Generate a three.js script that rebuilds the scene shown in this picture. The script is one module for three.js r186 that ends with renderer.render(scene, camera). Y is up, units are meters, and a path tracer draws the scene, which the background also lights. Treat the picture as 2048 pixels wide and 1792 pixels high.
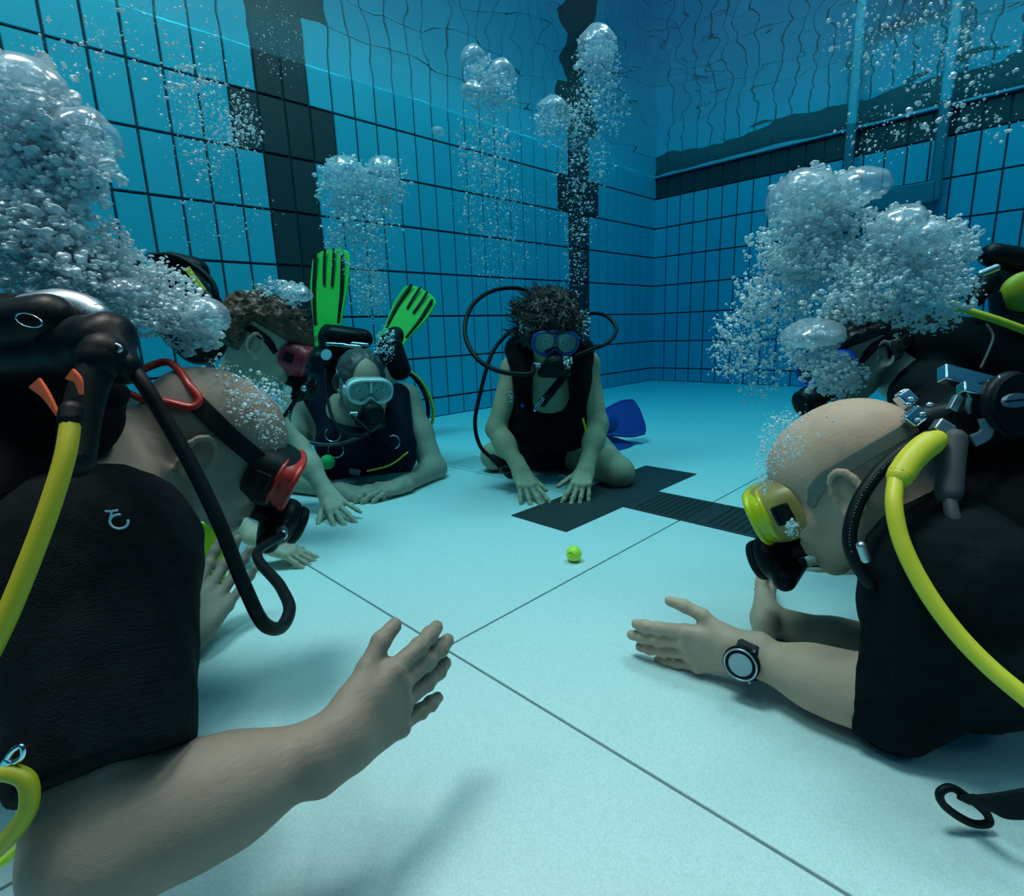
import * as THREE from 'three';
import { mergeGeometries } from 'three/addons/utils/BufferGeometryUtils.js';
import { RoundedBoxGeometry } from 'three/addons/geometries/RoundedBoxGeometry.js';
import { RectAreaLightUniformsLib } from 'three/addons/lights/RectAreaLightUniformsLib.js';
import { ImprovedNoise } from 'three/addons/math/ImprovedNoise.js';

// ---------------------------------------------------------------- camera, light, exposure
const scene = new THREE.Scene();
scene.background = new THREE.Color(0.02, 0.03, 0.035);
const EYE = new THREE.Vector3(0, 0.62, 0), FOCAL = 1085.4, FW = 2048, FH = 1792, PITCH = 0.2131, ROLL = -0.0366;
const camera = new THREE.PerspectiveCamera(2 * Math.atan(FH / 2 / FOCAL) * 180 / Math.PI, FW / FH, 0.02, 60);
camera.position.copy(EYE);
camera.rotation.set(-PITCH, 0, ROLL, 'XYZ');
camera.updateMatrixWorld(true);
const renderer = new THREE.WebGLRenderer({ antialias: true });
renderer.toneMapping = THREE.LinearToneMapping;
renderer.toneMappingExposure = 0.71;
renderer.shadowMap.enabled = true;
RectAreaLightUniformsLib.init();

const POOL_TURN = Math.PI / 2 - 0.789;          // the pool's own x axis runs along its left wall
const WALL_L = -3.306, WALL_R = 5.603, WATER = 2.16, CEILING = 6.2;
const LAMP_COLOR = new THREE.Color(0.88, 0.172, 0.127);
const LAMPS = [[-1.3, -1.3, 1.8, 1.2, 9500], [1.9, -3.0, 1.6, 1.2, 5600], [-3.7, -0.1, 1.4, 1.0, 2600], [1.1, -0.9, 1.2, 0.8, 2200], [-1.6, 1.4, 1.2, 0.8, 600], [3.4, -1.2, 1.4, 1.0, 2200], [3.2, 3.0, 2.0, 1.2, 900]];  // x, z in world, size, intensity
function ceilingLamp(x, z, w, h, power) {
  const lamp = new THREE.RectAreaLight(LAMP_COLOR, power, w, h);
  lamp.position.set(x, CEILING - 0.16, z); lamp.rotation.x = -Math.PI / 2; lamp.name = 'ceiling_lamp_light'; lamp.castShadow = true;
  scene.add(lamp);
}
for (const l of LAMPS) ceilingLamp(...l);

// ---------------------------------------------------------------- helpers
const V = (x, y, z) => new THREE.Vector3(x, y, z);
const C = (r, g, b) => new THREE.Color(r, g, b);
// a point seen at picture place (px, py) at the given depth; ground() the same where the ray meets the height y
function at(px, py, d) { return V((px - FW / 2) / FOCAL * d, -(py - FH / 2) / FOCAL * d, -d).applyMatrix4(camera.matrixWorld); }
function ground(px, py, y = 0) { const p = at(px, py, 1).sub(EYE); return p.multiplyScalar((y - EYE.y) / p.y).add(EYE); }
let seed = 7;
const rnd = () => { seed = (seed + 0x6d2b79f5) | 0; let t = Math.imul(seed ^ (seed >>> 15), 1 | seed); t = (t + Math.imul(t ^ (t >>> 7), 61 | t)) ^ t; return ((t ^ (t >>> 14)) >>> 0) / 4294967296; };
const rr = (a, b) => a + (b - a) * rnd();
const gauss = () => Math.sqrt(-2 * Math.log(1 - rnd() * 0.9999)) * Math.cos(6.2832 * rnd());
const PN = new ImprovedNoise();
const noise = (x, y, z) => PN.noise(x + 50.3, y + 71.7, z + 33.1);
const used = {};
function numbered(n) { used[n] = (used[n] ?? -1) + 1; return used[n] ? n + '_' + String(used[n]).padStart(3, '0') : n; }
function tag(o, label, category, group, kind) { if (label) o.userData.label = label; if (category) o.userData.category = category; if (group) o.userData.group = group; if (kind) o.userData.kind = kind; return o; }
function obj(name, geometry, material, parent = scene) {
  const g = Array.isArray(geometry) ? joined(geometry) : geometry;
  const m = new THREE.Mesh(g, material); m.name = parent === scene ? numbered(name) : name; m.castShadow = m.receiveShadow = true; parent.add(m);
  if (parent !== scene) { let k = 0; while (parent.children.some((c) => c !== m && c.name === m.name)) m.name = name + '_' + String(++k).padStart(3, '0'); }
  return m;
}
function thing(name, label, category, group, p = [0, 0, 0], turn = 0) {
  const o = new THREE.Group(); o.name = numbered(name); o.position.set(...p); o.rotation.y = turn; scene.add(o);
  return tag(o, label, category, group);
}
function struct(name) { const o = new THREE.Group(); o.name = name; o.rotation.y = POOL_TURN; o.userData.kind = 'structure'; scene.add(o); return o; }
function joined(list) {
  const plain = list.map((g) => { const h = g.index ? g.toNonIndexed() : g.clone(); for (const k of Object.keys(h.attributes)) if (!['position', 'normal', 'uv'].includes(k)) h.deleteAttribute(k); if (!h.attributes.normal) h.computeVertexNormals(); if (!h.attributes.uv) h.setAttribute('uv', new THREE.BufferAttribute(new Float32Array(h.attributes.position.count * 2), 2)); return h; });
  return mergeGeometries(plain);
}
function box(w, h, d, x = 0, y = 0, z = 0) { return new THREE.BoxGeometry(w, h, d).translate(x, y, z); }
function rbox(w, h, d, r, x = 0, y = 0, z = 0) { return new RoundedBoxGeometry(w, h, d, 2, r).translate(x, y, z); }
function tube(points, r, seg = 0, round = 10, closed = false, taper = null) {
  const curve = new THREE.CatmullRomCurve3(points, closed, 'centripetal'), n = seg || points.length * 10;
  const g = new THREE.TubeGeometry(curve, n, r, round, closed);
  if (taper) { const p = g.attributes.position, c = V(0, 0, 0), q = V(0, 0, 0); for (let i = 0; i < p.count; i++) { const t = Math.floor(i / (round + 1)) / n; curve.getPointAt(Math.min(1, t), c); q.fromBufferAttribute(p, i).sub(c).multiplyScalar(taper(t)).add(c); p.setXYZ(i, q.x, q.y, q.z); } g.computeVertexNormals(); }
  if (closed) return g;
  const ends = [points[0], points[points.length - 1]].map((c, i) => new THREE.SphereGeometry(r * (taper ? taper(i) : 1), round, 6).translate(c.x, c.y, c.z));
  return joined([g, ...ends]);
}
// a flat strap through points; normals say which way its face looks, w its width, t its thickness
function ribbon(points, normals, w, t, seg = 0) {
  const c = new THREE.CatmullRomCurve3(points), cn = new THREE.CatmullRomCurve3(normals), n = seg || points.length * 8, pos = [], idx = [];
  for (let i = 0; i <= n; i++) {
    const u = i / n, p = c.getPoint(u), d = c.getTangent(u), m = cn.getPoint(u); m.addScaledVector(d, -m.dot(d)).normalize();
    const s = V(0, 0, 0).crossVectors(d, m), ww = (typeof w === 'function' ? w(u) : w) / 2;
    for (const [a, b] of [[-1, -1], [-1, 1], [-0.8, 1.25], [0.8, 1.25], [1, 1], [1, -1]]) { const q = p.clone().addScaledVector(s, a * ww).addScaledVector(m, b * t / 2); pos.push(q.x, q.y, q.z); }
    if (i) for (let k = 0; k < 6; k++) { const a = (i - 1) * 6 + k, b = (i - 1) * 6 + (k + 1) % 6; idx.push(a, a + 6, b, b, a + 6, b + 6); }
  }
  for (const e of [0, n]) for (let k = 1; k < 5; k++) e ? idx.push(e * 6, e * 6 + k + 1, e * 6 + k) : idx.push(0, k, k + 1);
  const g = new THREE.BufferGeometry(); g.setAttribute('position', new THREE.Float32BufferAttribute(pos, 3)); g.setIndex(idx);
  const f = g.toNonIndexed(); f.computeVertexNormals(); return f;
}
// turn-and-place matrix from an origin and two directions (y exact, z squared up)
function frame(o, y, z) { const Y = y.clone().normalize(), Z = z.clone().addScaledVector(Y, -z.dot(Y)).normalize(), X = V(0, 0, 0).crossVectors(Y, Z); return new THREE.Matrix4().makeBasis(X, Y, Z).setPosition(o); }
function canvasTexture(w, h, draw, srgb = true) { const c = document.createElement('canvas'); c.width = w; c.height = h; draw(c.getContext('2d'), w, h); const t = new THREE.CanvasTexture(c); t.wrapS = t.wrapT = THREE.RepeatWrapping; if (srgb) t.colorSpace = THREE.SRGBColorSpace; return t; }
function grain(size, fn) { const d = new Uint8Array(size * size * 4); for (let y = 0; y < size; y++) for (let x = 0; x < size; x++) { const v = Math.max(0, Math.min(255, Math.round(255 * fn(x / size, y / size)))); d.set([v, v, v, 255], (y * size + x) * 4); } const t = new THREE.DataTexture(d, size, size); t.wrapS = t.wrapT = THREE.RepeatWrapping; t.magFilter = THREE.LinearFilter; t.minFilter = THREE.LinearFilter; t.needsUpdate = true; return t; }
const std = (color, roughness = 0.6, more = {}) => new THREE.MeshStandardMaterial({ color, roughness, metalness: 0, ...more });
const dark = (color, roughness, shine) => new THREE.MeshPhysicalMaterial({ color, roughness, specularIntensity: shine });

// ---------------------------------------------------------------- materials
const SPECK = grain(256, () => 0.80 + 0.20 * rnd());
const M = {
  grout: std(C(0.020, 0.055, 0.075), 0.8),
  tile: [0, 1, 2].map((k) => std(C(0.05 + 0.01 * k, 0.49 + 0.02 * k, 0.63 + 0.02 * k), 0.32)),
  tileBlack: [0, 1].map((k) => std(C(0.030 + 0.006 * k, 0.040 + 0.006 * k, 0.045 + 0.006 * k), 0.45)),
  floor: [0, 1].map((k) => std(C(0.80, 0.83 - 0.01 * k, 0.82), 0.7, { map: SPECK })),
  floorBlack: std(C(0.022, 0.026, 0.030), 0.6), floorSlot: std(C(0.006, 0.007, 0.008), 0.8), floorGrille: std(C(0.66, 0.70, 0.70), 0.6),
  joint: std(C(0.40, 0.45, 0.45), 0.9), plaster: std(C(0.32, 0.40, 0.42), 0.9), gutter: std(C(0.16, 0.36, 0.45), 0.5), concrete: std(C(0.03, 0.06, 0.075), 0.9),
  lamp: new THREE.MeshStandardMaterial({ color: C(0.9, 0.9, 0.9), emissive: LAMP_COLOR, emissiveIntensity: 12 }), lampFrame: std(C(0.5, 0.5, 0.5), 0.5),
  steel: std(C(0.05, 0.19, 0.25), 0.5),
};

// ---------------------------------------------------------------- the pool (built in its own axes, then turned)
const ROW0 = 0.144, ROW = 0.30, COL = 0.15, JOINT = 0.011;
const tileShape = {};
function tileGeometry(h) { const k = h.toFixed(3); return (tileShape[k] ??= (() => { const g = new THREE.BoxGeometry(COL - JOINT, h - JOINT, 0.012), p = g.attributes.position; for (let i = 0; i < p.count; i++) if (p.getZ(i) > 0) p.setXY(i, p.getX(i) * 0.975, p.getY(i) * 0.985); g.computeVertexNormals(); return g; })()); }
const rowsOf = (top) => { const r = [[0, ROW0]]; for (let k = 0; ROW0 + k * ROW < top - 0.01; k++) r.push([ROW0 + k * ROW, Math.min(top, ROW0 + (k + 1) * ROW)]); return r; };
function tiledWall(name, length, first, place, black, limit) {   // place(u) -> [x, z] of a column's middle, the face looks along the group's turn
  const w = struct(name), rest = [];
  const all = [];
  for (let c = 0; c < length; c++) rowsOf(WATER + 0.012).forEach(([a, b], r) => all.push([first + c, r, a, b]));
  const cx = (t) => { const [x, z, turn] = place(t[0]); return [x, (t[2] + t[3]) / 2, z, turn]; };
  all.forEach((t, n) => { t.size = -Math.hypot(...cx(t).slice(0, 3)) * (t[3] - t[2] < 0.2 ? 1.6 : 1); });
  const kept = new Set([...all].sort((p, q) => q.size - p.size).slice(0, limit));
  for (const t of all) {
    const [x, y, z, turn] = cx(t), isBlack = black(t[0], t[1]), m = isBlack ? M.tileBlack[(rnd() * 2) | 0] : M.tile[(rnd() * 3) | 0], g = tileGeometry(t[3] - t[2]);
    if (kept.has(t) || isBlack) { const o = obj('tile', g, m, w); o.position.set(x, y, z); o.rotation.y = turn; o.name = 'tile_' + String(w.children.length).padStart(3, '0'); } else rest.push(g.clone().applyMatrix4(new THREE.Matrix4().makeRotationY(turn).setPosition(x, y, z)));
  }
  if (rest.length) { const o = obj('far_tiles', rest, M.tile[1], w); o.userData.kind = 'stuff'; }
  return w;
}
const NC = 40, X0 = WALL_R - NC * COL, ZR = 26;
const blackL = (c, r) => { const d = NC - 1 - c; const post1 = [26, 27], post2 = [8, 9]; if (post1.includes(d) || post2.includes(d)) return true; return r === 6 && [25, 28, 7, 10].includes(d); };
const wallL = tiledWall('wall_left', NC, 0, (c) => [X0 + (c + 0.5) * COL, WALL_L + 0.006, 0], blackL, 288);
obj('grout_bed', box(16, 2.32, 0.3, WALL_R - 8 + 0.3, 1.01, WALL_L - 0.15 + 0.001), M.grout, wallL);
const wallR = tiledWall('wall_right', ZR, 0, (c) => [WALL_R - 0.006, WALL_L + (c + 0.5) * COL, -Math.PI / 2], (c, r) => r === 7 || r === 8, 208);
obj('grout_bed', box(0.3, 2.32, 14, WALL_R + 0.15 - 0.001, 1.01, WALL_L + 7), M.grout, wallR);
obj('overflow_lip', rbox(0.05, 0.016, 13, 0.006, WALL_R - 0.02, WATER - 0.006, WALL_L + 6.5), M.gutter, wallR);
for (const [name, w, d, x, z] of [['wall_near', 16, 0.3, WALL_R - 8, 8.6], ['wall_back', 0.3, 12.5, WALL_R - 12.2, 2.6]]) { const s = struct(name); obj('wall_face', box(w, 2.6, d, x, 1.15, z), M.tile[1], s); }

const floor = struct('floor');
obj('floor_bed', box(14, 0.2, 13, WALL_R - 6, -0.112, 2.8), M.joint, floor);
const toPool = (p) => p.clone().applyAxisAngle(V(0, 1, 0), -POOL_TURN);
const JX = toPool(ground(888, 1296)).x, JZ = toPool(ground(888, 1296)).z;
function uvMetres(g, s = 1) { const p = g.attributes.position, uv = g.attributes.uv; for (let i = 0; i < p.count; i++) uv.setXY(i, p.getX(i) * s, p.getZ(i) * s); return g; }
for (const [x0, x1] of [[WALL_R - 12.2, JX], [JX, WALL_R]]) for (const [z0, z1] of [[WALL_L, JZ], [JZ, 8.6]]) { const g = 0.0024; obj('floor_panel', uvMetres(rbox(x1 - x0 - 2 * g, 0.02, z1 - z0 - 2 * g, 0.002, (x0 + x1) / 2, -0.01, (z0 + z1) / 2), 3), M.floor[((x0 === JX) + (z0 === JZ)) % 2], floor); }

// hall above the water
{
  const h = struct('hall'); h.name = 'ceiling';
  obj('ceiling_slab', box(24, 0.3, 24, -1, CEILING + 0.15, 2), M.plaster, h);
  for (const [n, w, d, x, z] of [['wall_hall_left', 24, 0.3, -1, -8], ['wall_hall_right', 0.3, 24, 10, 2], ['wall_hall_near', 24, 0.3, -1, 13], ['wall_hall_back', 0.3, 24, -12, 2]]) obj('hall_wall', box(w, CEILING + 0.2, d, x, CEILING / 2, z), M.plaster, struct(n));
  for (const [x, z, w, d] of LAMPS) { const t = thing('ceiling_lamp', null, 'lamp', 'flat lamps in the hall ceiling', [x, CEILING - 0.06, z]); t.userData.label = 'flat lit panel lamp in the hall ceiling ' + { '-1.3': 'above the shaved diver', '1.9': 'above the pool corner', '-3.7': 'over the left wall', '1.1': 'above the neon ball', '-1.6': 'behind the photographer at the left', '3.4': 'over the right wall', '3.2': 'behind the photographer at the right' }[x]; delete t.userData.group; obj('frame', box(w + 0.1, 0.1, d + 0.1), M.lampFrame, t); obj('diffuser', box(w, 0.02, d, 0, -0.06, 0), M.lamp, t); }
  const deck = struct('deck');
  obj('deck_slab', [box(22, 0.3, 4.4, -1, 2.35, WALL_L - 2.5), box(4.4, 0.3, 22, WALL_R + 2.5, 2.35, 2)], M.concrete, deck);
}

// the water: a closed body that ends inside the walls; its upper face carries the ripples
{
  const x0 = -6.7, x1 = WALL_R + 0.12, z0 = WALL_L - 0.12, z1 = 8.7, NX = 250, NZ = 240, pos = [], idx = [], y0 = -0.06;
  const wave = (x, z) => 0.003 * Math.sin(3.1 * x + 1.7 * z + 2 * noise(x * 0.6, z * 0.6, 1)) + 0.011 * noise(x * 1.3, z * 1.3, 5) + 0.007 * noise(x * 3.3, z * 3.3, 9) + 0.003 * noise(x * 8, z * 8, 3);
  for (let j = 0; j <= NZ; j++) for (let i = 0; i <= NX; i++) { const x = x0 + (x1 - x0) * i / NX, z = z0 + (z1 - z0) * j / NZ; pos.push(x, WATER + wave(x, z), z); }
  const id = (i, j) => j * (NX + 1) + i;
  for (let j = 0; j < NZ; j++) for (let i = 0; i < NX; i++) idx.push(id(i, j), id(i, j + 1), id(i + 1, j), id(i + 1, j), id(i, j + 1), id(i + 1, j + 1));
  const rim = []; for (let i = 0; i < NX; i++) rim.push(id(i, 0)); for (let j = 0; j < NZ; j++) rim.push(id(NX, j)); for (let i = NX; i > 0; i--) rim.push(id(i, NZ)); for (let j = NZ; j > 0; j--) rim.push(id(0, j));
  const b0 = pos.length / 3; for (const k of rim) pos.push(pos[k * 3], y0, pos[k * 3 + 2]);
  const mid = pos.length / 3; pos.push((x0 + x1) / 2, y0, (z0 + z1) / 2);
  for (let k = 0; k < rim.length; k++) { const n = (k + 1) % rim.length; idx.push(rim[k], rim[n], b0 + k, b0 + k, rim[n], b0 + n, mid, b0 + k, b0 + n); }
  const g = new THREE.BufferGeometry(); g.setAttribute('position', new THREE.Float32BufferAttribute(pos, 3)); g.setIndex(idx); g.computeVertexNormals();
  const m = new THREE.MeshPhysicalMaterial({ color: C(0.9, 0.95, 0.97), roughness: 0.02, metalness: 1, transparent: true, opacity: 0.95, thickness: 1, attenuationColor: C(0.40, 0.80, 0.877), attenuationDistance: 1 });
  const w = obj('water', g, m); w.rotation.y = POOL_TURN; w.userData.kind = 'structure'; w.castShadow = false;
}
// ---------------------------------------------------------------- bodies: fields of tapered limbs, joined smoothly and meshed
const smin = (a, b, k) => { if (k <= 0) return Math.min(a, b); const h = Math.max(k - Math.abs(a - b), 0) / k; return Math.min(a, b) - h * h * k * 0.25; };
// a node: f(x, y, z) -> distance; c, r: a ball that holds it; k: how softly it joins; sub: it is cut away
function cap(a, b, ra, rb, k = 0.02, more = {}) {
  const dx = b.x - a.x, dy = b.y - a.y, dz = b.z - a.z, l2 = dx * dx + dy * dy + dz * dz || 1e-9, ax = a.x, ay = a.y, az = a.z;
  return { k, c: a.clone().add(b).multiplyScalar(0.5), r: Math.sqrt(l2) / 2 + Math.max(ra, rb), f: (x, y, z) => { const px = x - ax, py = y - ay, pz = z - az; let t = (px * dx + py * dy + pz * dz) / l2; t = t < 0 ? 0 : t > 1 ? 1 : t; return Math.hypot(px - t * dx, py - t * dy, pz - t * dz) - (ra + (rb - ra) * t); }, ...more };
}
const ball = (c, r, k = 0.01, more = {}) => ({ k, c: c.clone(), r, f: (x, y, z) => Math.hypot(x - c.x, y - c.y, z - c.z) - r, ...more });
function ell(c, rx, ry, rz, k = 0.02, more = {}) {
  return { k, c: c.clone(), r: Math.max(rx, ry, rz), f: (x, y, z) => { const px = x - c.x, py = y - c.y, pz = z - c.z, k0 = Math.hypot(px / rx, py / ry, pz / rz), k1 = Math.hypot(px / rx / rx, py / ry / ry, pz / rz / rz); return k1 < 1e-9 ? -Math.min(rx, ry, rz) : k0 * (k0 - 1) / k1; }, ...more };
}
function field(nodes) {
  return (x, y, z) => {
    let d = 1e3;
    for (const n of nodes) {
      if (n.sub) { if (d > 0.05) continue; const e = -n.f(x, y, z); d = -smin(-d, -e, n.k); continue; }
      if (Math.hypot(x - n.c.x, y - n.c.y, z - n.c.z) - n.r > d + n.k) continue;
      d = smin(d, n.f(x, y, z), n.k);
    }
    return d;
  };
}
function holder(nodes) { const b = new THREE.Box3(); for (const n of nodes) if (!n.sub) b.union(new THREE.Box3(n.c.clone().subScalar(n.r), n.c.clone().addScalar(n.r))); return b; }
// nodes in their own axes, placed by a matrix of turn, place and even size; mirror flips x first
function placed(m, nodes, k = 0.012, mirror = false) {
  const b = holder(nodes), s = Math.cbrt(Math.abs(m.determinant())), f = field(nodes), e = m.clone().invert().elements, g = mirror ? -1 : 1, c = b.getCenter(V(0, 0, 0)); c.x *= g;
  return { k, c: c.applyMatrix4(m), r: b.getSize(V(0, 0, 0)).length() / 2 * s, f: (x, y, z) => s * f(g * (e[0] * x + e[4] * y + e[8] * z + e[12]), e[1] * x + e[5] * y + e[9] * z + e[13], e[2] * x + e[6] * y + e[10] * z + e[14]) };
}
const cutNode = (n, p, d) => ({ ...n, f: (x, y, z) => Math.max(n.f(x, y, z), (x - p.x) * d.x + (y - p.y) * d.y + (z - p.z) * d.z) });
function skinOf(f, lo, hi, cell, tint) {   // surface nets over the blocks that the surface passes through
  const B = 8, pos = [], col = [], idx = [], n = [0, 1, 2].map((i) => Math.ceil((hi.getComponent(i) - lo.getComponent(i)) / cell / B) * B), vid = new Map();
  const val = new Map(), key = (i, j, k) => (i * 2048 + j) * 2048 + k;
  const S = (i, j, k) => { const q = key(i, j, k); let v = val.get(q); if (v === undefined) { v = f(lo.x + i * cell, lo.y + j * cell, lo.z + k * cell); val.set(q, v); } return v; };
  const cells = [];
  for (let I = 0; I < n[0]; I += B) for (let J = 0; J < n[1]; J += B) for (let K = 0; K < n[2]; K += B) {
    if (Math.abs(f(lo.x + (I + B / 2) * cell, lo.y + (J + B / 2) * cell, lo.z + (K + B / 2) * cell)) > cell * B * 1.15) continue;
    for (let i = I; i < I + B; i++) for (let j = J; j < J + B; j++) for (let k = K; k < K + B; k++) {
      const v = [S(i, j, k), S(i + 1, j, k), S(i, j + 1, k), S(i + 1, j + 1, k), S(i, j, k + 1), S(i + 1, j, k + 1), S(i, j + 1, k + 1), S(i + 1, j + 1, k + 1)];
      let m = 0; for (let q = 0; q < 8; q++) if (v[q] < 0) m++;
      if (!m || m === 8) continue;
      let sx = 0, sy = 0, sz = 0, c = 0;
      for (const [a, b] of EDGES) if ((v[a] < 0) !== (v[b] < 0)) { const t = v[a] / (v[a] - v[b]); sx += (a & 1) + t * ((b & 1) - (a & 1)); sy += ((a >> 1) & 1) + t * (((b >> 1) & 1) - ((a >> 1) & 1)); sz += (a >> 2) + t * ((b >> 2) - (a >> 2)); c++; }
      vid.set(key(i, j, k), pos.length / 3); cells.push(i, j, k);
      pos.push(lo.x + (i + sx / c) * cell, lo.y + (j + sy / c) * cell, lo.z + (k + sz / c) * cell);
    }
  }
  for (let q = 0; q < cells.length; q += 3) {
    const i = cells[q], j = cells[q + 1], k = cells[q + 2], v0 = S(i, j, k) < 0;
    const quad = (a, b, c, d, flip) => { if (a === undefined || b === undefined || c === undefined || d === undefined) return; flip ? idx.push(a, c, b, a, d, c) : idx.push(a, b, c, a, c, d); };
    const g = (a, b, c) => vid.get(key(a, b, c));
    if (v0 !== (S(i + 1, j, k) < 0)) quad(g(i, j, k), g(i, j - 1, k), g(i, j - 1, k - 1), g(i, j, k - 1), v0);
    if (v0 !== (S(i, j + 1, k) < 0)) quad(g(i, j, k), g(i, j, k - 1), g(i - 1, j, k - 1), g(i - 1, j, k), v0);
    if (v0 !== (S(i, j, k + 1) < 0)) quad(g(i, j, k), g(i - 1, j, k), g(i - 1, j - 1, k), g(i, j - 1, k), v0);
  }
  const geo = new THREE.BufferGeometry(); geo.setAttribute('position', new THREE.Float32BufferAttribute(pos, 3)); geo.setIndex(idx); geo.computeVertexNormals();
  const uv = []; for (let q = 0; q < pos.length; q += 3) uv.push((pos[q] + 0.55 * pos[q + 2]) * 9, (pos[q + 1] - 0.45 * pos[q + 2]) * 9); geo.setAttribute('uv', new THREE.Float32BufferAttribute(uv, 2));
  if (tint) { const nn = geo.attributes.normal; for (let q = 0; q < pos.length; q += 3) col.push(...tint(pos[q], pos[q + 1], pos[q + 2])); geo.setAttribute('color', new THREE.Float32BufferAttribute(col, 3)); }
  return geo;
}
const EDGES = [[0, 1], [2, 3], [4, 5], [6, 7], [0, 2], [1, 3], [4, 6], [5, 7], [0, 4], [1, 5], [2, 6], [3, 7]];
function meshOf(nodes, cell, tint, ripple) { const b = holder(nodes), f0 = field(nodes), f = ripple ? (x, y, z) => { const d = f0(x, y, z); return Math.abs(d) > 0.04 ? d : d + ripple(x, y, z); } : f0; return skinOf(f, b.min.subScalar(cell * 3), b.max.addScalar(cell * 3), cell, tint); }

// a hand in its own axes: wrist at 0, fingers along +y, back of the hand +z, thumb towards +x (a left hand; mirrored for a right one)
function handNodes({ curl = [0.15, 0.15, 0.18, 0.22], spread = [0.10, 0.02, -0.07, -0.16], thumb = [0.75, 0.35, 0.25], flex = 1 } = {}) {
  const n = [], kx = [0.030, 0.010, -0.011, -0.031], ky = [0.090, 0.094, 0.089, 0.079], L = [[0.045, 0.026, 0.020], [0.050, 0.030, 0.021], [0.046, 0.028, 0.021], [0.036, 0.021, 0.018]], R = [0.0097, 0.0100, 0.0095, 0.0083];
  n.push(cap(V(0.012, -0.035, 0), V(0.014, 0.012, 0), 0.0215, 0.019, 0.015), cap(V(-0.012, -0.035, 0), V(-0.014, 0.012, 0), 0.0205, 0.0185, 0.015));
  for (let i = 0; i < 4; i++) n.push(cap(V(kx[i] * 0.5, 0.008, 0), V(kx[i], ky[i] - 0.004, 0.001), 0.0165, 0.0118, 0.014));
  n.push(ell(V(0.024, 0.036, -0.009), 0.0165, 0.032, 0.014, 0.012), ell(V(-0.027, 0.034, -0.007), 0.012, 0.034, 0.0125, 0.012));
  for (let i = 0; i < 4; i++) n.push(ball(V(kx[i], ky[i] - 0.003, 0.006), 0.0075, 0.010));
  for (let i = 0; i < 4; i++) {
    const f = []; let p = V(kx[i], ky[i] - 0.006, 0), c = 0;
    for (let s = 0; s < 3; s++) { c += curl[i] * (s === 0 ? 0.9 : 1.1) * flex; const d = V(Math.sin(spread[i]), Math.cos(spread[i]) * Math.cos(c), -Math.sin(c)), q = p.clone().addScaledVector(d.normalize(), L[i][s] + (s ? 0 : 0.006)); f.push(cap(p, q, R[i] * (s === 0 ? 1.06 : 1.0 - 0.03 * s), R[i] * (1.0 - 0.05 * s - (s === 2 ? 0.04 : 0)), 0.004)); if (s) f.push(ball(p, R[i] * 1.07, 0.004)); p = q; }
    const b = holder(f), ff = field(f); n.push({ k: 0.0045, c: b.getCenter(V(0, 0, 0)), r: b.getSize(V(0, 0, 0)).length() / 2, f: ff });
  }
  { const f = []; let p = V(0.020, 0.022, -0.008), a = thumb[0]; const l = [0.044, 0.034, 0.027], r = [0.0140, 0.0108, 0.0102, 0.0085];
    for (let s = 0; s < 3; s++) { const d = V(Math.sin(a), Math.cos(a), -0.16 + 0.10 * s).normalize(), q = p.clone().addScaledVector(d, l[s]); f.push(cap(p, q, r[s], r[s + 1], 0.006)); p = q; a -= thumb[s + 1] ?? 0; }
    const b = holder(f); n.push({ k: 0.010, c: b.getCenter(V(0, 0, 0)), r: b.getSize(V(0, 0, 0)).length() / 2, f: field(f) }); }
  return n;
}
const hand = (o, fingers, back, right, opts = {}, size = 1, wide = 1) => placed(frame(o, fingers, back).multiply(new THREE.Matrix4().makeScale(size * wide, size, size * wide)), handNodes(opts), 0.016, right);
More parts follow.
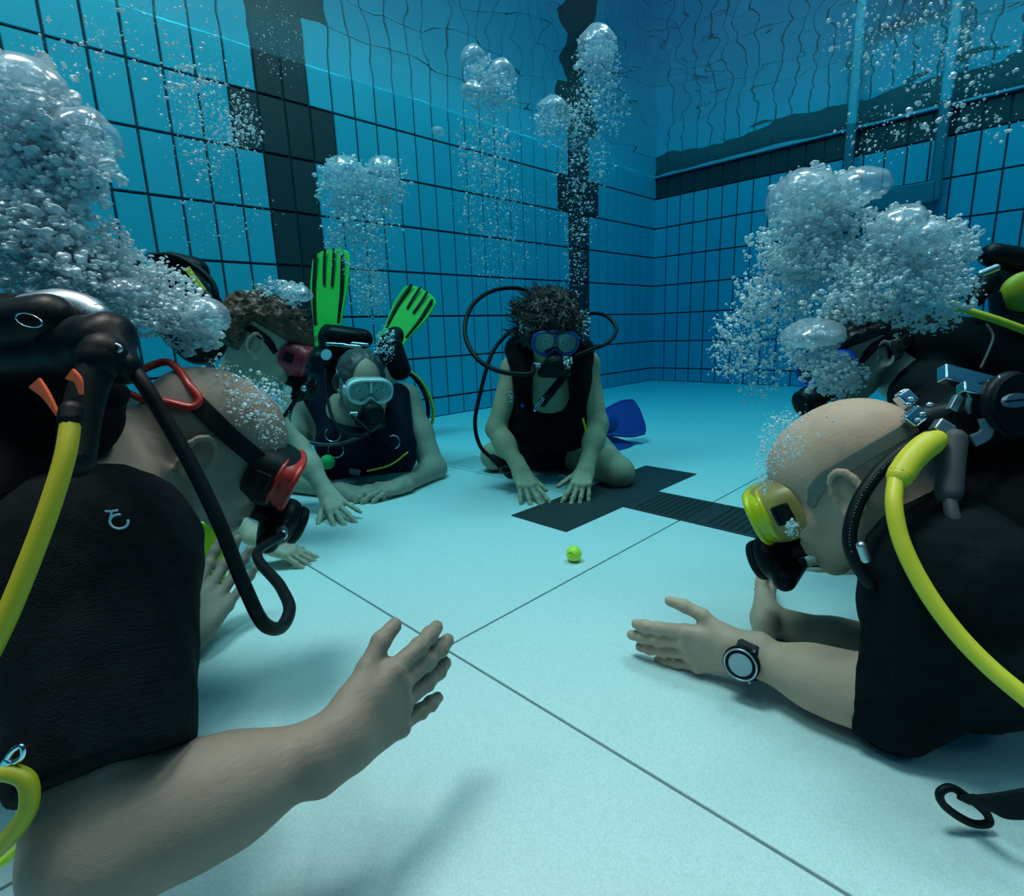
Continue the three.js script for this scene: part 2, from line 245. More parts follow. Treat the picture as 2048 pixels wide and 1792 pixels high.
// a head in its own axes: between the ears at 0, face +z, crown +y
function headNodes({ jaw = 1, nose = 1, brow = 1, open = 0, mouth = 1 } = {}) {
  const n = [ell(V(0, 0.046, -0.018), 0.0765, 0.083, 0.100, 0.02), ell(V(0, 0.030, 0.030), 0.067, 0.078, 0.068, 0.03), ell(V(0, -0.030, 0.030), 0.060 * jaw, 0.068, 0.062, 0.03)];
  n.push(cap(V(0, -0.060, 0.034), V(0, -0.098, 0.066), 0.046 * jaw, 0.024, 0.03), cap(V(0.056 * jaw, -0.020, -0.002), V(0.044 * jaw, -0.066, 0.022), 0.018, 0.016, 0.02), cap(V(-0.056 * jaw, -0.020, -0.002), V(-0.044 * jaw, -0.066, 0.022), 0.018, 0.016, 0.02));
  for (const s of [-1, 1]) n.push(ell(V(s * 0.042, -0.024, 0.066), 0.024, 0.022, 0.022, 0.02), cap(V(s * 0.014, 0.026, 0.092), V(s * 0.048, 0.024, 0.074), 0.0105 * brow, 0.010, 0.012));
  for (const s of [-1, 1]) n.push({ ...ball(V(s * 0.032, 0.006, 0.104), 0.0175, 0.012), sub: true });
  for (const s of [-1, 1]) n.push(ball(V(s * 0.032, 0.007, 0.0815), 0.0142, 0.004));
  n.push(cap(V(0, 0.016, 0.094), V(0, -0.026, 0.114 + 0.008 * (nose - 1)), 0.0085, 0.0125 * nose, 0.010), ball(V(0.012, -0.030, 0.104), 0.0085, 0.006), ball(V(-0.012, -0.030, 0.104), 0.0085, 0.006));
  n.push(cap(V(-0.019, -0.0575, 0.088), V(0.019, -0.0575, 0.088), 0.0078, 0.0078, 0.008), cap(V(-0.017, -0.070 - open, 0.087), V(0.017, -0.070 - open, 0.087), 0.0088, 0.0088, 0.008), { ...cap(V(-0.022, -0.0635, 0.0985), V(0.022, -0.0635, 0.0985), 0.003, 0.003, 0.004), sub: true });
  for (const s of [-1, 1]) {   // ears: rim, bowl, lobe
    const e = []; for (let t = 0; t < 9; t++) { const a0 = 3.0 - t * 0.50, a1 = a0 - 0.50, P = (a) => V(s * (0.078 + 0.010 * (0.5 + 0.5 * Math.cos(a))), 0.006 + 0.030 * Math.sin(a), -0.012 - 0.019 * Math.cos(a)); e.push(cap(P(a0), P(a1), 0.0048, 0.0048, 0.004)); }
    e.push(ell(V(s * 0.074, 0.003, -0.010), 0.0055, 0.026, 0.016, 0.008), ball(V(s * 0.076, -0.026, -0.002), 0.008, 0.008), ball(V(s * 0.0765, -0.002, 0.006), 0.0055, 0.006));
    n.push(...e, { ...ell(V(s * 0.083, -0.002, -0.003), 0.007, 0.010, 0.007, 0.004), sub: true });
  }
  return n;
}
function headFrame(o, face, up, size = 1) { const Z = face.clone().normalize(), Y = up.clone().addScaledVector(Z, -up.dot(Z)).normalize(), X = V(0, 0, 0).crossVectors(Y, Z); return new THREE.Matrix4().makeBasis(X, Y, Z).setPosition(o).multiply(new THREE.Matrix4().makeScale(size, size, size)); }
const view = (x, y, z) => V(x, y, z).transformDirection(camera.matrixWorld);   // a direction named from where the photographer is: right, up, towards

const SKIN = (r, g, b, seed0 = 0) => (x, y, z) => { const n = 0.5 * noise(x * 14 + seed0, y * 14, z * 14) + 0.35 * noise(x * 45, y * 45 + seed0, z * 45) + 0.25 * noise(x * 130, y * 130, z * 130 + seed0); const t = 1 + 0.16 * n, red = 1 + 0.10 * noise(x * 9, y * 9 + 40, z * 9); return [r * t * red, g * t, b * t]; };
const PORES = grain(256, (u, v) => { const a = u * 6.2832, b = v * 6.2832; return 0.5 + 0.30 * noise(3 * Math.cos(a) + 9, 3 * Math.sin(a), 3 * Math.cos(b)) * 1.2 + 0.22 * noise(12 * Math.cos(a), 12 * Math.sin(a) + 4, 12 * Math.sin(b) + 6 * Math.cos(b)) + 0.18 * (rnd() - 0.5); });
const WEAVE = grain(128, () => rnd());
const skinMaterial = new THREE.MeshPhysicalMaterial({ color: 0xffffff, vertexColors: true, roughness: 0.55, specularIntensity: 0.5, bumpMap: PORES, bumpScale: 0.0005 });
const eyeWhite = std(C(0.75, 0.72, 0.68), 0.25), iris = std(C(0.05, 0.04, 0.03), 0.2);
function addEyes(parent, m) { for (const s of [-1, 1]) { const e = obj('eye', new THREE.SphereGeometry(0.0128, 16, 12).translate(s * 0.032, 0.0045, 0.0845).applyMatrix4(m), eyeWhite, parent); obj('iris', new THREE.SphereGeometry(0.0062, 12, 8).scale(1, 1, 0.5).translate(s * 0.032, 0.0035, 0.0955).applyMatrix4(m), iris, e); } }
// hair: a rough shell over the head where keep(x, y, z) > 0 in the head's axes, with loose strands
function hairOf(parent, m, thick, keep, color, strands, { lift = 0.02, sway = V(0, 0.3, 0), cell = 0.0045, rough = 1 } = {}) {
  const base = field(headNodes()), e = m.clone().invert(), q = V(0, 0, 0), s = Math.cbrt(Math.abs(m.determinant()));
  const f = (x, y, z) => { q.set(x, y, z).applyMatrix4(e); const k = keep(q.x, q.y, q.z), t = thick * Math.min(1, Math.max(0, k / 0.02)); return s * (base(q.x, q.y, q.z) - (k > 0 ? t * (1 + rough * 0.8 * noise(q.x * 95, q.y * 26, q.z * 26) + rough * 0.5 * noise(q.x * 210, q.y * 55, q.z * 55)) : -0.004)); };
  const b = new THREE.Box3(V(-0.12, -0.12, -0.16), V(0.12, 0.17, 0.15)).applyMatrix4(m), shell = skinOf(f, b.min, b.max, cell), list = [shell];
  const p = shell.attributes.position, nn = shell.attributes.normal;
  for (let i = 0; i < strands; i++) {
    const k = (rnd() * p.count) | 0, a = V(p.getX(k), p.getY(k), p.getZ(k)), d = V(nn.getX(k), nn.getY(k), nn.getZ(k)).multiplyScalar(0.45).add(V(rr(-0.6, 0.6), rr(-0.6, 0.6), rr(-0.6, 0.6))).add(sway).normalize(), l = lift * rr(0.5, 1.4);
    q.copy(a).applyMatrix4(e); if (keep(q.x, q.y, q.z) < 0.01) continue;
    const c1 = a.clone().addScaledVector(d, -0.004), c2 = a.clone().addScaledVector(d, l * 0.5).add(V(rr(-1, 1), rr(-1, 1), rr(-1, 1)).multiplyScalar(l * 0.15)), c3 = a.clone().addScaledVector(d, l).add(sway.clone().multiplyScalar(l * 0.5));
    list.push(tubeThin([c1, c2, c3], 0.0011));
  }
  return obj('hair', list, std(color, 0.5), parent);
}
function tubeThin(pts, r) { const g = new THREE.TubeGeometry(new THREE.CatmullRomCurve3(pts), 4, r, 4, false); const p = g.attributes.position; for (let k = 0; k < 5; k++) p.setXYZ(4 * 5 + k, pts[2].x, pts[2].y, pts[2].z); return g; }
// ---------------------------------------------------------------- diving gear
const speckle = (v, s = 0.45) => (x, y, z) => { const q = 1 + s * noise(x * 260, y * 260, z * 260) + 0.25 * noise(x * 25, y * 25, z * 25); return [v[0] * q, v[1] * q, v[2] * q]; };
const CLOTH = new THREE.MeshPhysicalMaterial({ color: 0xffffff, vertexColors: true, roughness: 0.85, specularIntensity: 0.22, bumpMap: WEAVE, bumpScale: 0.0008 });
const BLACK = [0.0022, 0.0062, 0.0085], NAVY = [0.0025, 0.008, 0.020];
const G = {
  rubber: dark(C(0.003, 0.008, 0.010), 0.5, 0.32), rubberGrey: std(C(0.055, 0.06, 0.065), 0.6), plastic: dark(C(0.003, 0.008, 0.011), 0.42, 0.28), webbing: dark(C(0.005, 0.009, 0.012), 0.85, 0.4),
  chrome: std(C(0.75, 0.80, 0.84), 0.16, { metalness: 1 }), dullChrome: std(C(0.50, 0.56, 0.60), 0.34, { metalness: 0.9 }),
  yellowHose: std(C(0.72, 0.62, 0.035), 0.45), oliveHose: std(C(0.42, 0.40, 0.012), 0.5), greyHose: std(C(0.05, 0.055, 0.06), 0.65), orange: std(C(0.85, 0.13, 0.045), 0.55), red: std(C(0.46, 0.022, 0.013), 0.35), crimson: std(C(0.42, 0.02, 0.04), 0.4),
  white: std(C(0.8, 0.84, 0.84), 0.4), cyan: std(C(0.35, 0.65, 0.75), 0.4), blue: std(C(0.02, 0.07, 0.36), 0.4), brightBlue: std(C(0.01, 0.10, 0.62), 0.4), lime: std(C(0.55, 0.75, 0.02), 0.5), green: std(C(0.06, 0.62, 0.05), 0.55), deepGreen: std(C(0.02, 0.42, 0.12), 0.6),
  yellow: std(C(0.80, 0.78, 0.02), 0.3), screen: std(C(0.40, 0.47, 0.52), 0.15), navyRubber: std(C(0.012, 0.045, 0.30), 0.5),
  lens: new THREE.MeshPhysicalMaterial({ color: C(0.92, 0.97, 0.97), roughness: 0.04, transmission: 1, thickness: 0, ior: 1.6 }),
  clearSilicone: new THREE.MeshPhysicalMaterial({ color: C(0.72, 0.84, 0.84), roughness: 0.35, transmission: 0.6, thickness: 0 }),
  amberSilicone: new THREE.MeshPhysicalMaterial({ color: C(0.75, 0.60, 0.20), roughness: 0.35, transmission: 0.7, thickness: 0 }),
  smoke: new THREE.MeshPhysicalMaterial({ color: C(0.25, 0.26, 0.22), roughness: 0.5, transmission: 0.4, thickness: 0 }),
  yellowClear: new THREE.MeshPhysicalMaterial({ color: C(0.78, 0.82, 0.01), roughness: 0.18, transmission: 0.35, thickness: 0, clearcoat: 0.6 }),
};
const move = (list, m) => list.map((g) => g.applyMatrix4(m));
function maskOutline(n, w, h, notch) { const p = []; for (let i = 0; i < n; i++) { const a = i / n * Math.PI * 2, c = Math.cos(a), s = Math.sin(a), x = w * Math.sign(c) * Math.abs(c) ** 0.62, y = h * Math.sign(s) * Math.abs(s) ** 0.68; p.push(V(x, y < 0 ? y + notch * Math.exp(-((x / 0.016) ** 2)) + 0.006 * Math.abs(x) / w : y, 0)); } return p; }
// the side wall of a mask frame: an open band with thickness
function wallOf(front, deep, y0) { const n = front.length, pos = [], idx = []; for (const [k, dz] of [[1.045, 0.002], [1.045, -deep], [0.965, -deep], [0.965, 0.002]]) for (const p of front) pos.push(p.x * k, (p.y - y0) * k + y0, p.z + dz); for (let r = 0; r < 4; r++) for (let i = 0; i < n; i++) { const a = r * n + i, b = r * n + (i + 1) % n, c = ((r + 1) % 4) * n + i, d = ((r + 1) % 4) * n + (i + 1) % n; idx.push(a, c, b, b, c, d); } const g = new THREE.BufferGeometry(); g.setAttribute('position', new THREE.Float32BufferAttribute(pos, 3)); g.setIndex(idx); g.computeVertexNormals(); return g; }
// a diving mask in the axes of a head
function divingMask(label, m, { frame, skirt, strap, lens = G.lens, two = true, buckle = G.plastic, band = 0.026, split = false, z = 0.122, deep = 0.014, strapY = 0.050, banded = true }) {
  const t = thing('diving_mask', label, 'diving mask'), N = 56, y0 = 0.004;
  const front = maskOutline(N, 0.080, 0.045, 0.026).map((p) => V(p.x, p.y + y0, z - 0.9 * p.x * p.x)), back = maskOutline(N, 0.074, 0.052, 0.0).map((p) => V(p.x, p.y + y0 - 0.001, 0.094 - 7.4 * p.x * p.x));
  const pos = [], idx = [], rows = 6;
  for (const off of [0, -0.0022]) for (let r = 0; r <= rows; r++) for (let i = 0; i < N; i++) { const q = r / rows, p = front[i].clone().lerp(back[i], q), o = 1 + off / 0.06 + 0.06 * Math.sin(q * 3.1); pos.push(p.x * o, (p.y - y0) * o + y0, p.z); }
  const R = rows + 1; for (let l = 0; l < 2; l++) for (let r = 0; r < rows; r++) for (let i = 0; i < N; i++) { const a = (l * R + r) * N + i, b = (l * R + r) * N + (i + 1) % N; l ? idx.push(a, a + N, b, b, a + N, b + N) : idx.push(a, b, a + N, b, b + N, a + N); }
  const sk = new THREE.BufferGeometry(); sk.setAttribute('position', new THREE.Float32BufferAttribute(pos, 3)); sk.setIndex(idx); sk.computeVertexNormals();
  obj('skirt', move([sk, new THREE.SphereGeometry(1, 16, 12).scale(0.0165, 0.022, 0.020).translate(0, -0.030, 0.111)], m), skirt, t);
  const ring = (pts, r) => new THREE.TubeGeometry(new THREE.CatmullRomCurve3(pts, true), 72, r, 8, true);
  obj('frame', move([ring(front, 0.0055), ring(front.map((p) => V(p.x * 0.985, (p.y - y0) * 0.985 + y0, p.z - deep)), 0.0058), wallOf(front, deep, y0), ...(two ? [rbox(0.010, 0.040, 0.010, 0.003, 0, 0.022, z)] : [])], m), frame, t);
  const sh = (s) => { const q = new THREE.Shape(), o = two ? maskOutline(40, 0.033, 0.036, 0).map((p) => V(p.x + s * 0.040, p.y + (p.y < 0 ? 0.010 * (s * p.x < 0 ? -s * p.x / 0.033 : 0) : 0), 0)) : maskOutline(48, 0.075, 0.040, 0.024); o.forEach((p, i) => i ? q.lineTo(p.x, p.y) : q.moveTo(p.x, p.y)); return new THREE.ExtrudeGeometry(q, { depth: 0.003, bevelEnabled: false, curveSegments: 1 }).translate(0, y0, z - 0.006); };
  for (const s of two ? [-1, 1] : [0]) obj('lens', move([sh(s)], m), lens, t);
  for (const s of [-1, 1]) obj('buckle', move([rbox(0.010, 0.030, 0.026, 0.003, s * 0.0815, y0, 0.080), tube([V(s * 0.087, y0 - 0.012, 0.088), V(s * 0.089, y0 + 0.012, 0.088)], 0.0022, 4, 6)], m), buckle, t);
  const sp = [], sn = [], e = (a, y, k) => { const n = V(Math.sin(a), 0, Math.cos(a)); return [V(n.x * 0.0815 * k, y, -0.016 + n.z * 0.105 * k), n]; };
  for (const [off, w] of split ? [[0.026, band * 0.62], [-0.022, band * 0.62]] : [[0, band]]) { const P = [], Nn = []; for (let i = 0; i <= 12; i++) { const a = 0.95 + (Math.PI * 2 - 1.9) * i / 12, h = Math.sqrt(Math.max(0, Math.sin((a - 0.95) / (Math.PI * 2 - 1.9) * Math.PI))), [p, n] = e(a, y0 + strapY * h + off * Math.min(1, h * 1.5), 1.0 + 0.02 * h); P.push(p); Nn.push(n); } sp.push(ribbon(P, Nn, w, 0.0035, 60)); }
  if (banded) obj('strap', move(sp, m), strap, t);
  return t;
}
// the second stage of a regulator in the axes of a head, with its hose through the given points
function regulator(label, m, hosePoints, { body = G.plastic, cover = G.rubber, ringMat = null, hose = G.rubber, r = 0.0072, side = -1 } = {}) {
  const t = thing('regulator', label, 'regulator');
  const y = -0.066, n = [cap(V(0, y, 0.098), V(0, y, 0.128), 0.015, 0.017, 0.01), ell(V(0, y, 0.150), 0.043, 0.040, 0.030, 0.012), cap(V(-0.042, y - 0.032, 0.136), V(0.042, y - 0.032, 0.136), 0.018, 0.018, 0.016), cap(V(0, y, 0.145), V(side * 0.048, y, 0.146), 0.015, 0.011, 0.008)];
  obj('housing', meshOf([placed(m, n, 0.01)], 0.0035), body, t);
  const disc = new THREE.LatheGeometry([[0, 0.010], [0.012, 0.0095], [0.022, 0.008], [0.029, 0.005], [0.031, 0], [0.031, -0.006]].map(([x, q]) => new THREE.Vector2(x, q)).reverse(), 28).rotateX(Math.PI / 2).scale(1.1, 1.1, 1).translate(0, y, 0.175);
  const cv = obj('purge_cover', move([disc], m), cover, t);
  if (ringMat) obj('cover_ring', move([new THREE.TorusGeometry(0.030, 0.0028, 8, 32).translate(0, y, 0.176)], m), ringMat, cv);
  const a = V(side * 0.058, y, 0.146).applyMatrix4(m), b = V(side * 0.075, y, 0.146).applyMatrix4(m);
  obj('hose_fitting', tube([V(side * 0.048, y, 0.146).applyMatrix4(m), b], 0.0092, 6, 10), G.dullChrome, t);
  if (hosePoints) obj('hose', tube([a, b, ...hosePoints], r, hosePoints.length * 12, 12), hose, t);
  return t;
}
// a flipper: blade from heel to tip, with ribs and dark inlays
function flipper(label, heel, tip, face, w, L, main, inlay, { stripes = true, group } = {}) {
  const t = thing('flipper', label, 'flipper', group), m = frame(heel, tip.clone().sub(heel), face), s = new THREE.Shape();
  const P = [[-0.30, 0], [-0.36, 0.25], [-0.50, 0.62], [-0.50, 0.90], [-0.30, 0.985], [0, 1.0], [0.30, 0.985], [0.50, 0.90], [0.50, 0.62], [0.36, 0.25], [0.30, 0]].map(([x, y]) => new THREE.Vector2(x * w, y * L));
  s.moveTo(P[0].x, P[0].y); s.splineThru(P.slice(1)); s.lineTo(P[0].x, P[0].y);
  const bend = (g) => { const p = g.attributes.position; for (let i = 0; i < p.count; i++) p.setZ(i, p.getZ(i) - 0.10 * (p.getY(i) / L) ** 2 * L * 0.8); g.computeVertexNormals(); return g; };
  const blade = new THREE.ExtrudeGeometry(s, { depth: 0.006, bevelEnabled: true, bevelSize: 0.003, bevelThickness: 0.002, bevelSegments: 1, curveSegments: 10 });
  obj('blade', move([bend(blade)], m), main, t);
  if (stripes) for (const [x0, x1, y0, y1, ww] of [[-0.40, -0.38, 0.22, 0.95, 0.10], [0.40, 0.38, 0.22, 0.90, 0.10], [-0.13, -0.12, 0.62, 0.985, 0.075], [0.14, 0.13, 0.60, 0.975, 0.075]]) obj('inlay', move([bend(tube([V(x0 * w * 0.82, y0 * L, 0.007), V((x0 + x1) / 2 * w, (y0 + y1) / 2 * L, 0.007), V(x1 * w, y1 * L, 0.007)], ww * w / 2, 14, 8).scale(1, 1, 1)).applyMatrix4(new THREE.Matrix4().makeScale(1, 1, 0.45)).translate(0, 0, 0.004)], m), inlay, t);
  for (const sx of [-1, 1]) obj('side_rail', move([bend(tube([V(sx * 0.31 * w, 0, 0.003), V(sx * 0.37 * w, 0.25 * L, 0.003), V(sx * 0.50 * w, 0.62 * L, 0.003), V(sx * 0.495 * w, 0.90 * L, 0.003)], 0.008, 20, 8))], m), main, t);
  obj('foot_pocket', meshOf([placed(m, [cap(V(0, -0.20, -0.02), V(0, 0.04, 0.0), 0.045, 0.042, 0.02), ell(V(0, 0.05, 0), 0.055, 0.07, 0.025, 0.03)], 0.01)], 0.007), inlay, t);
  return t;
}
// ---------------------------------------------------------------- the divers
const DIVER = {};
function person(label, nodes, cell, tint) { const t = thing('person', label, 'person'); obj('body', meshOf(nodes, cell, tint), skinMaterial, t); return t; }
const garment = (name, nodes, cell, parent, color = BLACK, wrinkle = 0.003, label) => tag(obj(name, meshOf(nodes, cell, speckle(color), (x, y, z) => wrinkle * (noise(x * 28, y * 17, z * 28) + 0.5 * noise(x * 70, y * 40, z * 70))), CLOTH, parent), label);
const L = (a, b, t) => a.clone().lerp(b, t);

{ // the nearest diver at the left
  const m = headFrame(at(424, 903, 0.93), view(0.78, -0.40, -0.42), view(0.42, 0.90, 0.02), 1.06);
  const neck = at(205, 905, 0.92), sh = at(195, 1115, 0.60), el = at(205, 1690, 0.49), wr = at(684, 1482, 0.60), tip = at(834, 1360, 0.69), shL = at(235, 950, 1.05), elL = at(225, 1350, 1.02), wrL = at(372, 1272, 1.08), tipL = at(452, 1150, 1.20);
  const chest = at(40, 985, 0.80), hip = at(-620, 1030, 0.85);
  const nodes = [placed(m, headNodes({ jaw: 1.06, nose: 1.1 }), 0.02), cap(V(0, -0.02, -0.035).applyMatrix4(m), neck, 0.064, 0.070, 0.04), cap(neck, chest, 0.09, 0.13, 0.05), cap(chest, hip, 0.15, 0.14, 0.06), cap(neck, sh, 0.07, 0.06, 0.05), cap(neck, shL, 0.07, 0.06, 0.05),
    cap(sh, el, 0.062, 0.050, 0.03), cap(el, L(el, wr, 0.45), 0.050, 0.047, 0.04), cap(L(el, wr, 0.35), wr, 0.047, 0.030, 0.04), hand(wr, tip.clone().sub(wr), view(0.12, -0.18, 1), true, { curl: [0.08, 0.07, 0.08, 0.06], spread: [0.02, -0.02, -0.06, -0.17], thumb: [0.46, -0.05, 0.20] }, 0.99, 1.17),
    cap(shL, elL, 0.055, 0.047, 0.03), cap(elL, wrL, 0.046, 0.028, 0.03), hand(wrL, tipL.clone().sub(wrL), view(-0.3, -0.2, -1), false, { curl: [0.16, 0.2, 0.22, 0.26], thumb: [0.55, 0.1, 0.2] }, 1.18)];
  const t = person('shaved diver at the left front in a black wetsuit and red mask, arm reaching forward', nodes, 0.0045, SKIN(0.29, 0.215, 0.17));
  addEyes(t, m); DIVER.a = { t, m, neck, chest, sh };
  const cuff = at(216, 1548, 0.497), up = cuff.clone().sub(sh).normalize();
  garment('wetsuit', [cutNode(cap(sh, at(217, 1600, 0.494), 0.098, 0.071, 0.03), cuff, up), cap(sh, at(225, 1020, 0.74), 0.090, 0.05, 0.04), cap(at(180, 1010, 0.82), L(neck, chest, 0.6), 0.060, 0.10, 0.05), cap(chest, hip, 0.165, 0.155, 0.06), cutNode(cap(shL, elL, 0.075, 0.062, 0.03), L(elL, shL, 0.3), elL.clone().sub(shL).normalize())], 0.006, t, BLACK, 0.0035);
}
{ // the boy behind him
  const m = headFrame(at(524, 694, 1.56), view(0.86, -0.32, -0.36), view(0.28, 0.93, 0.1), 0.98);
  const neck = at(455, 800, 1.66), sh = at(470, 850, 1.62), shL = at(535, 830, 1.93), el = at(438, 1030, 1.50), wr = at(528, 1082, 1.50), tip = at(612, 1118, 1.53), elL = at(596, 895, 1.98), wrL = at(655, 988, 1.93), tipL = at(700, 1052, 1.82), chest = at(430, 870, 1.80), hip = at(120, 930, 2.0);
  const nodes = [placed(m, headNodes({ jaw: 0.94, nose: 0.9, brow: 0.8 }), 0.02), cap(V(0, -0.02, -0.03).applyMatrix4(m), neck, 0.050, 0.056, 0.03), cap(neck, chest, 0.07, 0.10, 0.05), cap(chest, hip, 0.12, 0.12, 0.06), cap(neck, sh, 0.055, 0.05, 0.05), cap(neck, shL, 0.055, 0.05, 0.05),
    cap(sh, el, 0.045, 0.038, 0.03), cap(el, wr, 0.038, 0.024, 0.03), hand(wr, tip.clone().sub(wr), view(-0.1, 0.9, 0.3), true, { curl: [0.05, 0.05, 0.08, 0.1], spread: [0.08, 0.0, -0.08, -0.16], thumb: [0.6, 0.1, 0.1] }, 0.90),
    cap(shL, elL, 0.045, 0.038, 0.03), cap(elL, L(elL, wrL, 0.4), 0.040, 0.038, 0.02), cap(L(elL, wrL, 0.4), wrL, 0.038, 0.026, 0.03), hand(wrL, tipL.clone().sub(wrL), view(-0.05, 0.75, 0.6), false, { curl: [0.08, 0.06, 0.08, 0.1], spread: [0.20, 0.04, -0.16, -0.38], thumb: [0.75, 0.1, 0.1] }, 0.95),
    cap(hip, at(-120, 1000, 1.9), 0.09, 0.06, 0.05), cap(at(-120, 1000, 1.9), at(-170, 800, 2.05), 0.055, 0.04, 0.03)];
  const t = person('boy diver with tousled brown hair and a crimson mask behind the shaved diver', nodes, 0.0055, SKIN(0.54, 0.40, 0.30, 5));
  addEyes(t, m); DIVER.b = { t, m, neck, chest, sh, shL };
  hairOf(t, m, 0.020, (x, y, z) => Math.max(y - 0.050 + 0.20 * (z - 0.03), Math.min(y + 0.045, -0.040 - z)), C(0.10, 0.055, 0.030), 500, { lift: 0.024, sway: view(0.7, 0.35, 0) });
}
{ // the man lying on his elbows
  const m = headFrame(at(722, 770, 2.18), view(0.50, -0.34, 0.78), view(0.12, 0.95, 0.35), 1.06);
  const neck = at(700, 838, 2.30), sh = at(598, 800, 2.42), shL = at(808, 800, 2.46), el = at(572, 958, 2.26), elL = at(868, 938, 2.38), wr = at(690, 984, 2.13), wrL = at(800, 972, 2.15), chest = at(705, 870, 2.45), hip = at(700, 800, 3.0);
  const nodes = [placed(m, headNodes({ jaw: 1.08, nose: 1.05 }), 0.02), cap(V(0, -0.03, -0.03).applyMatrix4(m), neck, 0.062, 0.072, 0.03), cap(neck, chest, 0.10, 0.15, 0.06), cap(chest, hip, 0.165, 0.14, 0.06), cap(neck, sh, 0.075, 0.070, 0.06), cap(neck, shL, 0.075, 0.070, 0.06),
    cap(sh, L(sh, el, 0.5), 0.072, 0.062, 0.03), cap(L(sh, el, 0.5), el, 0.062, 0.050, 0.03), cap(el, wr, 0.052, 0.032, 0.03), cap(shL, L(shL, elL, 0.5), 0.072, 0.062, 0.03), cap(L(shL, elL, 0.5), elL, 0.062, 0.050, 0.03), cap(elL, wrL, 0.052, 0.032, 0.03),
    hand(wr, at(768, 992, 2.06).sub(wr), view(0.1, 0.8, 0.6), true, { curl: [0.22, 0.25, 0.28, 0.3], spread: [0.05, 0, -0.05, -0.1], thumb: [0.5, 0.1, 0.2] }, 1.0), hand(wrL, at(715, 985, 2.03).sub(wrL), view(-0.1, 0.75, 0.6), false, { curl: [0.28, 0.30, 0.32, 0.34], spread: [0.05, 0, -0.05, -0.1], thumb: [0.5, 0.2, 0.2] }, 1.0),
    cap(hip, at(680, 815, 3.25), 0.10, 0.07, 0.05), cap(at(680, 815, 3.25), at(655, 690, 3.2), 0.062, 0.042, 0.03), cap(hip, at(770, 815, 3.25), 0.10, 0.07, 0.05), cap(at(770, 815, 3.25), at(782, 700, 3.2), 0.062, 0.042, 0.03)];
  const t = person('man in black vest and clear mask propped on his elbows with folded hands', nodes, 0.006, SKIN(0.46, 0.33, 0.25, 11));
  addEyes(t, m); DIVER.c = { t, m, neck, chest, hip, sh, shL };
  hairOf(t, m, 0.0065, (x, y, z) => Math.max(Math.min(y - 0.02 + 0.15 * z, 0.052 - z + 0.5 * Math.abs(x)), Math.min(y + 0.045, -0.012 - z)), C(0.060, 0.062, 0.062), 0, { cell: 0.005 });
}
{ // the kneeling woman
  const m = headFrame(at(1100, 668, 2.02), view(0.10, -0.50, 0.85), view(0.05, 0.86, 0.5), 1.0);
  const neck = at(1100, 725, 2.14), shR = at(1028, 738, 2.16), shL = at(1172, 728, 2.16), elR = at(992, 858, 2.14), elL = at(1196, 850, 2.13), wrR = at(1040, 938, 2.05), wrL = at(1172, 935, 2.04), chest = at(1098, 800, 2.26), hip = at(1098, 885, 2.52);
  const kR = at(990, 912, 2.44), kL = at(1236, 945, 2.17);
  const nodes = [placed(m, headNodes({ jaw: 0.92, nose: 0.85, brow: 0.7 }), 0.02), cap(V(0, -0.03, -0.02).applyMatrix4(m), neck, 0.050, 0.055, 0.03), cap(neck, chest, 0.075, 0.115, 0.05), cap(chest, hip, 0.115, 0.13, 0.06), cap(neck, shR, 0.055, 0.050, 0.05), cap(neck, shL, 0.055, 0.050, 0.05),
    cap(shR, elR, 0.047, 0.038, 0.03), cap(elR, L(elR, wrR, 0.4), 0.040, 0.038, 0.02), cap(L(elR, wrR, 0.35), wrR, 0.038, 0.025, 0.03), cap(shL, elL, 0.047, 0.038, 0.03), cap(elL, L(elL, wrL, 0.4), 0.040, 0.038, 0.02), cap(L(elL, wrL, 0.35), wrL, 0.038, 0.025, 0.03),
    hand(wrR, at(1068, 1000, 1.97).sub(wrR), view(0.1, 0.55, 0.8), true, { curl: [0.06, 0.06, 0.10, 0.14], spread: [0.26, 0.10, -0.08, -0.24], thumb: [0.55, 0.1, 0.1] }, 0.96), hand(wrL, at(1152, 1000, 1.96).sub(wrL), view(-0.1, 0.55, 0.8), false, { curl: [0.10, 0.12, 0.16, 0.20], spread: [0.22, 0.06, -0.06, -0.2], thumb: [0.75, 0.1, 0.1] }, 0.96),
    cap(L(hip, at(1055, 890, 2.5), 0.8), kR, 0.095, 0.060, 0.05), cap(L(hip, at(1140, 895, 2.5), 0.8), kL, 0.095, 0.062, 0.05), cap(kR, at(1062, 905, 2.86), 0.056, 0.036, 0.03), cap(kL, at(1205, 885, 2.70), 0.058, 0.036, 0.03)];
  const t = person('kneeling diver with short dark hair and blue mask, both hands spread above the floor', nodes, 0.0055, SKIN(0.52, 0.37, 0.24, 17));
  addEyes(t, m); DIVER.d = { t, m, neck, chest, hip, shR, shL };
  hairOf(t, m, 0.030, (x, y, z) => Math.max(Math.min(y - 0.045 + 0.12 * z, 1), Math.min(y + 0.065, 0.015 - z)), C(0.018, 0.015, 0.013), 800, { lift: 0.034, sway: view(-0.5, 0.2, 0.1) });
}
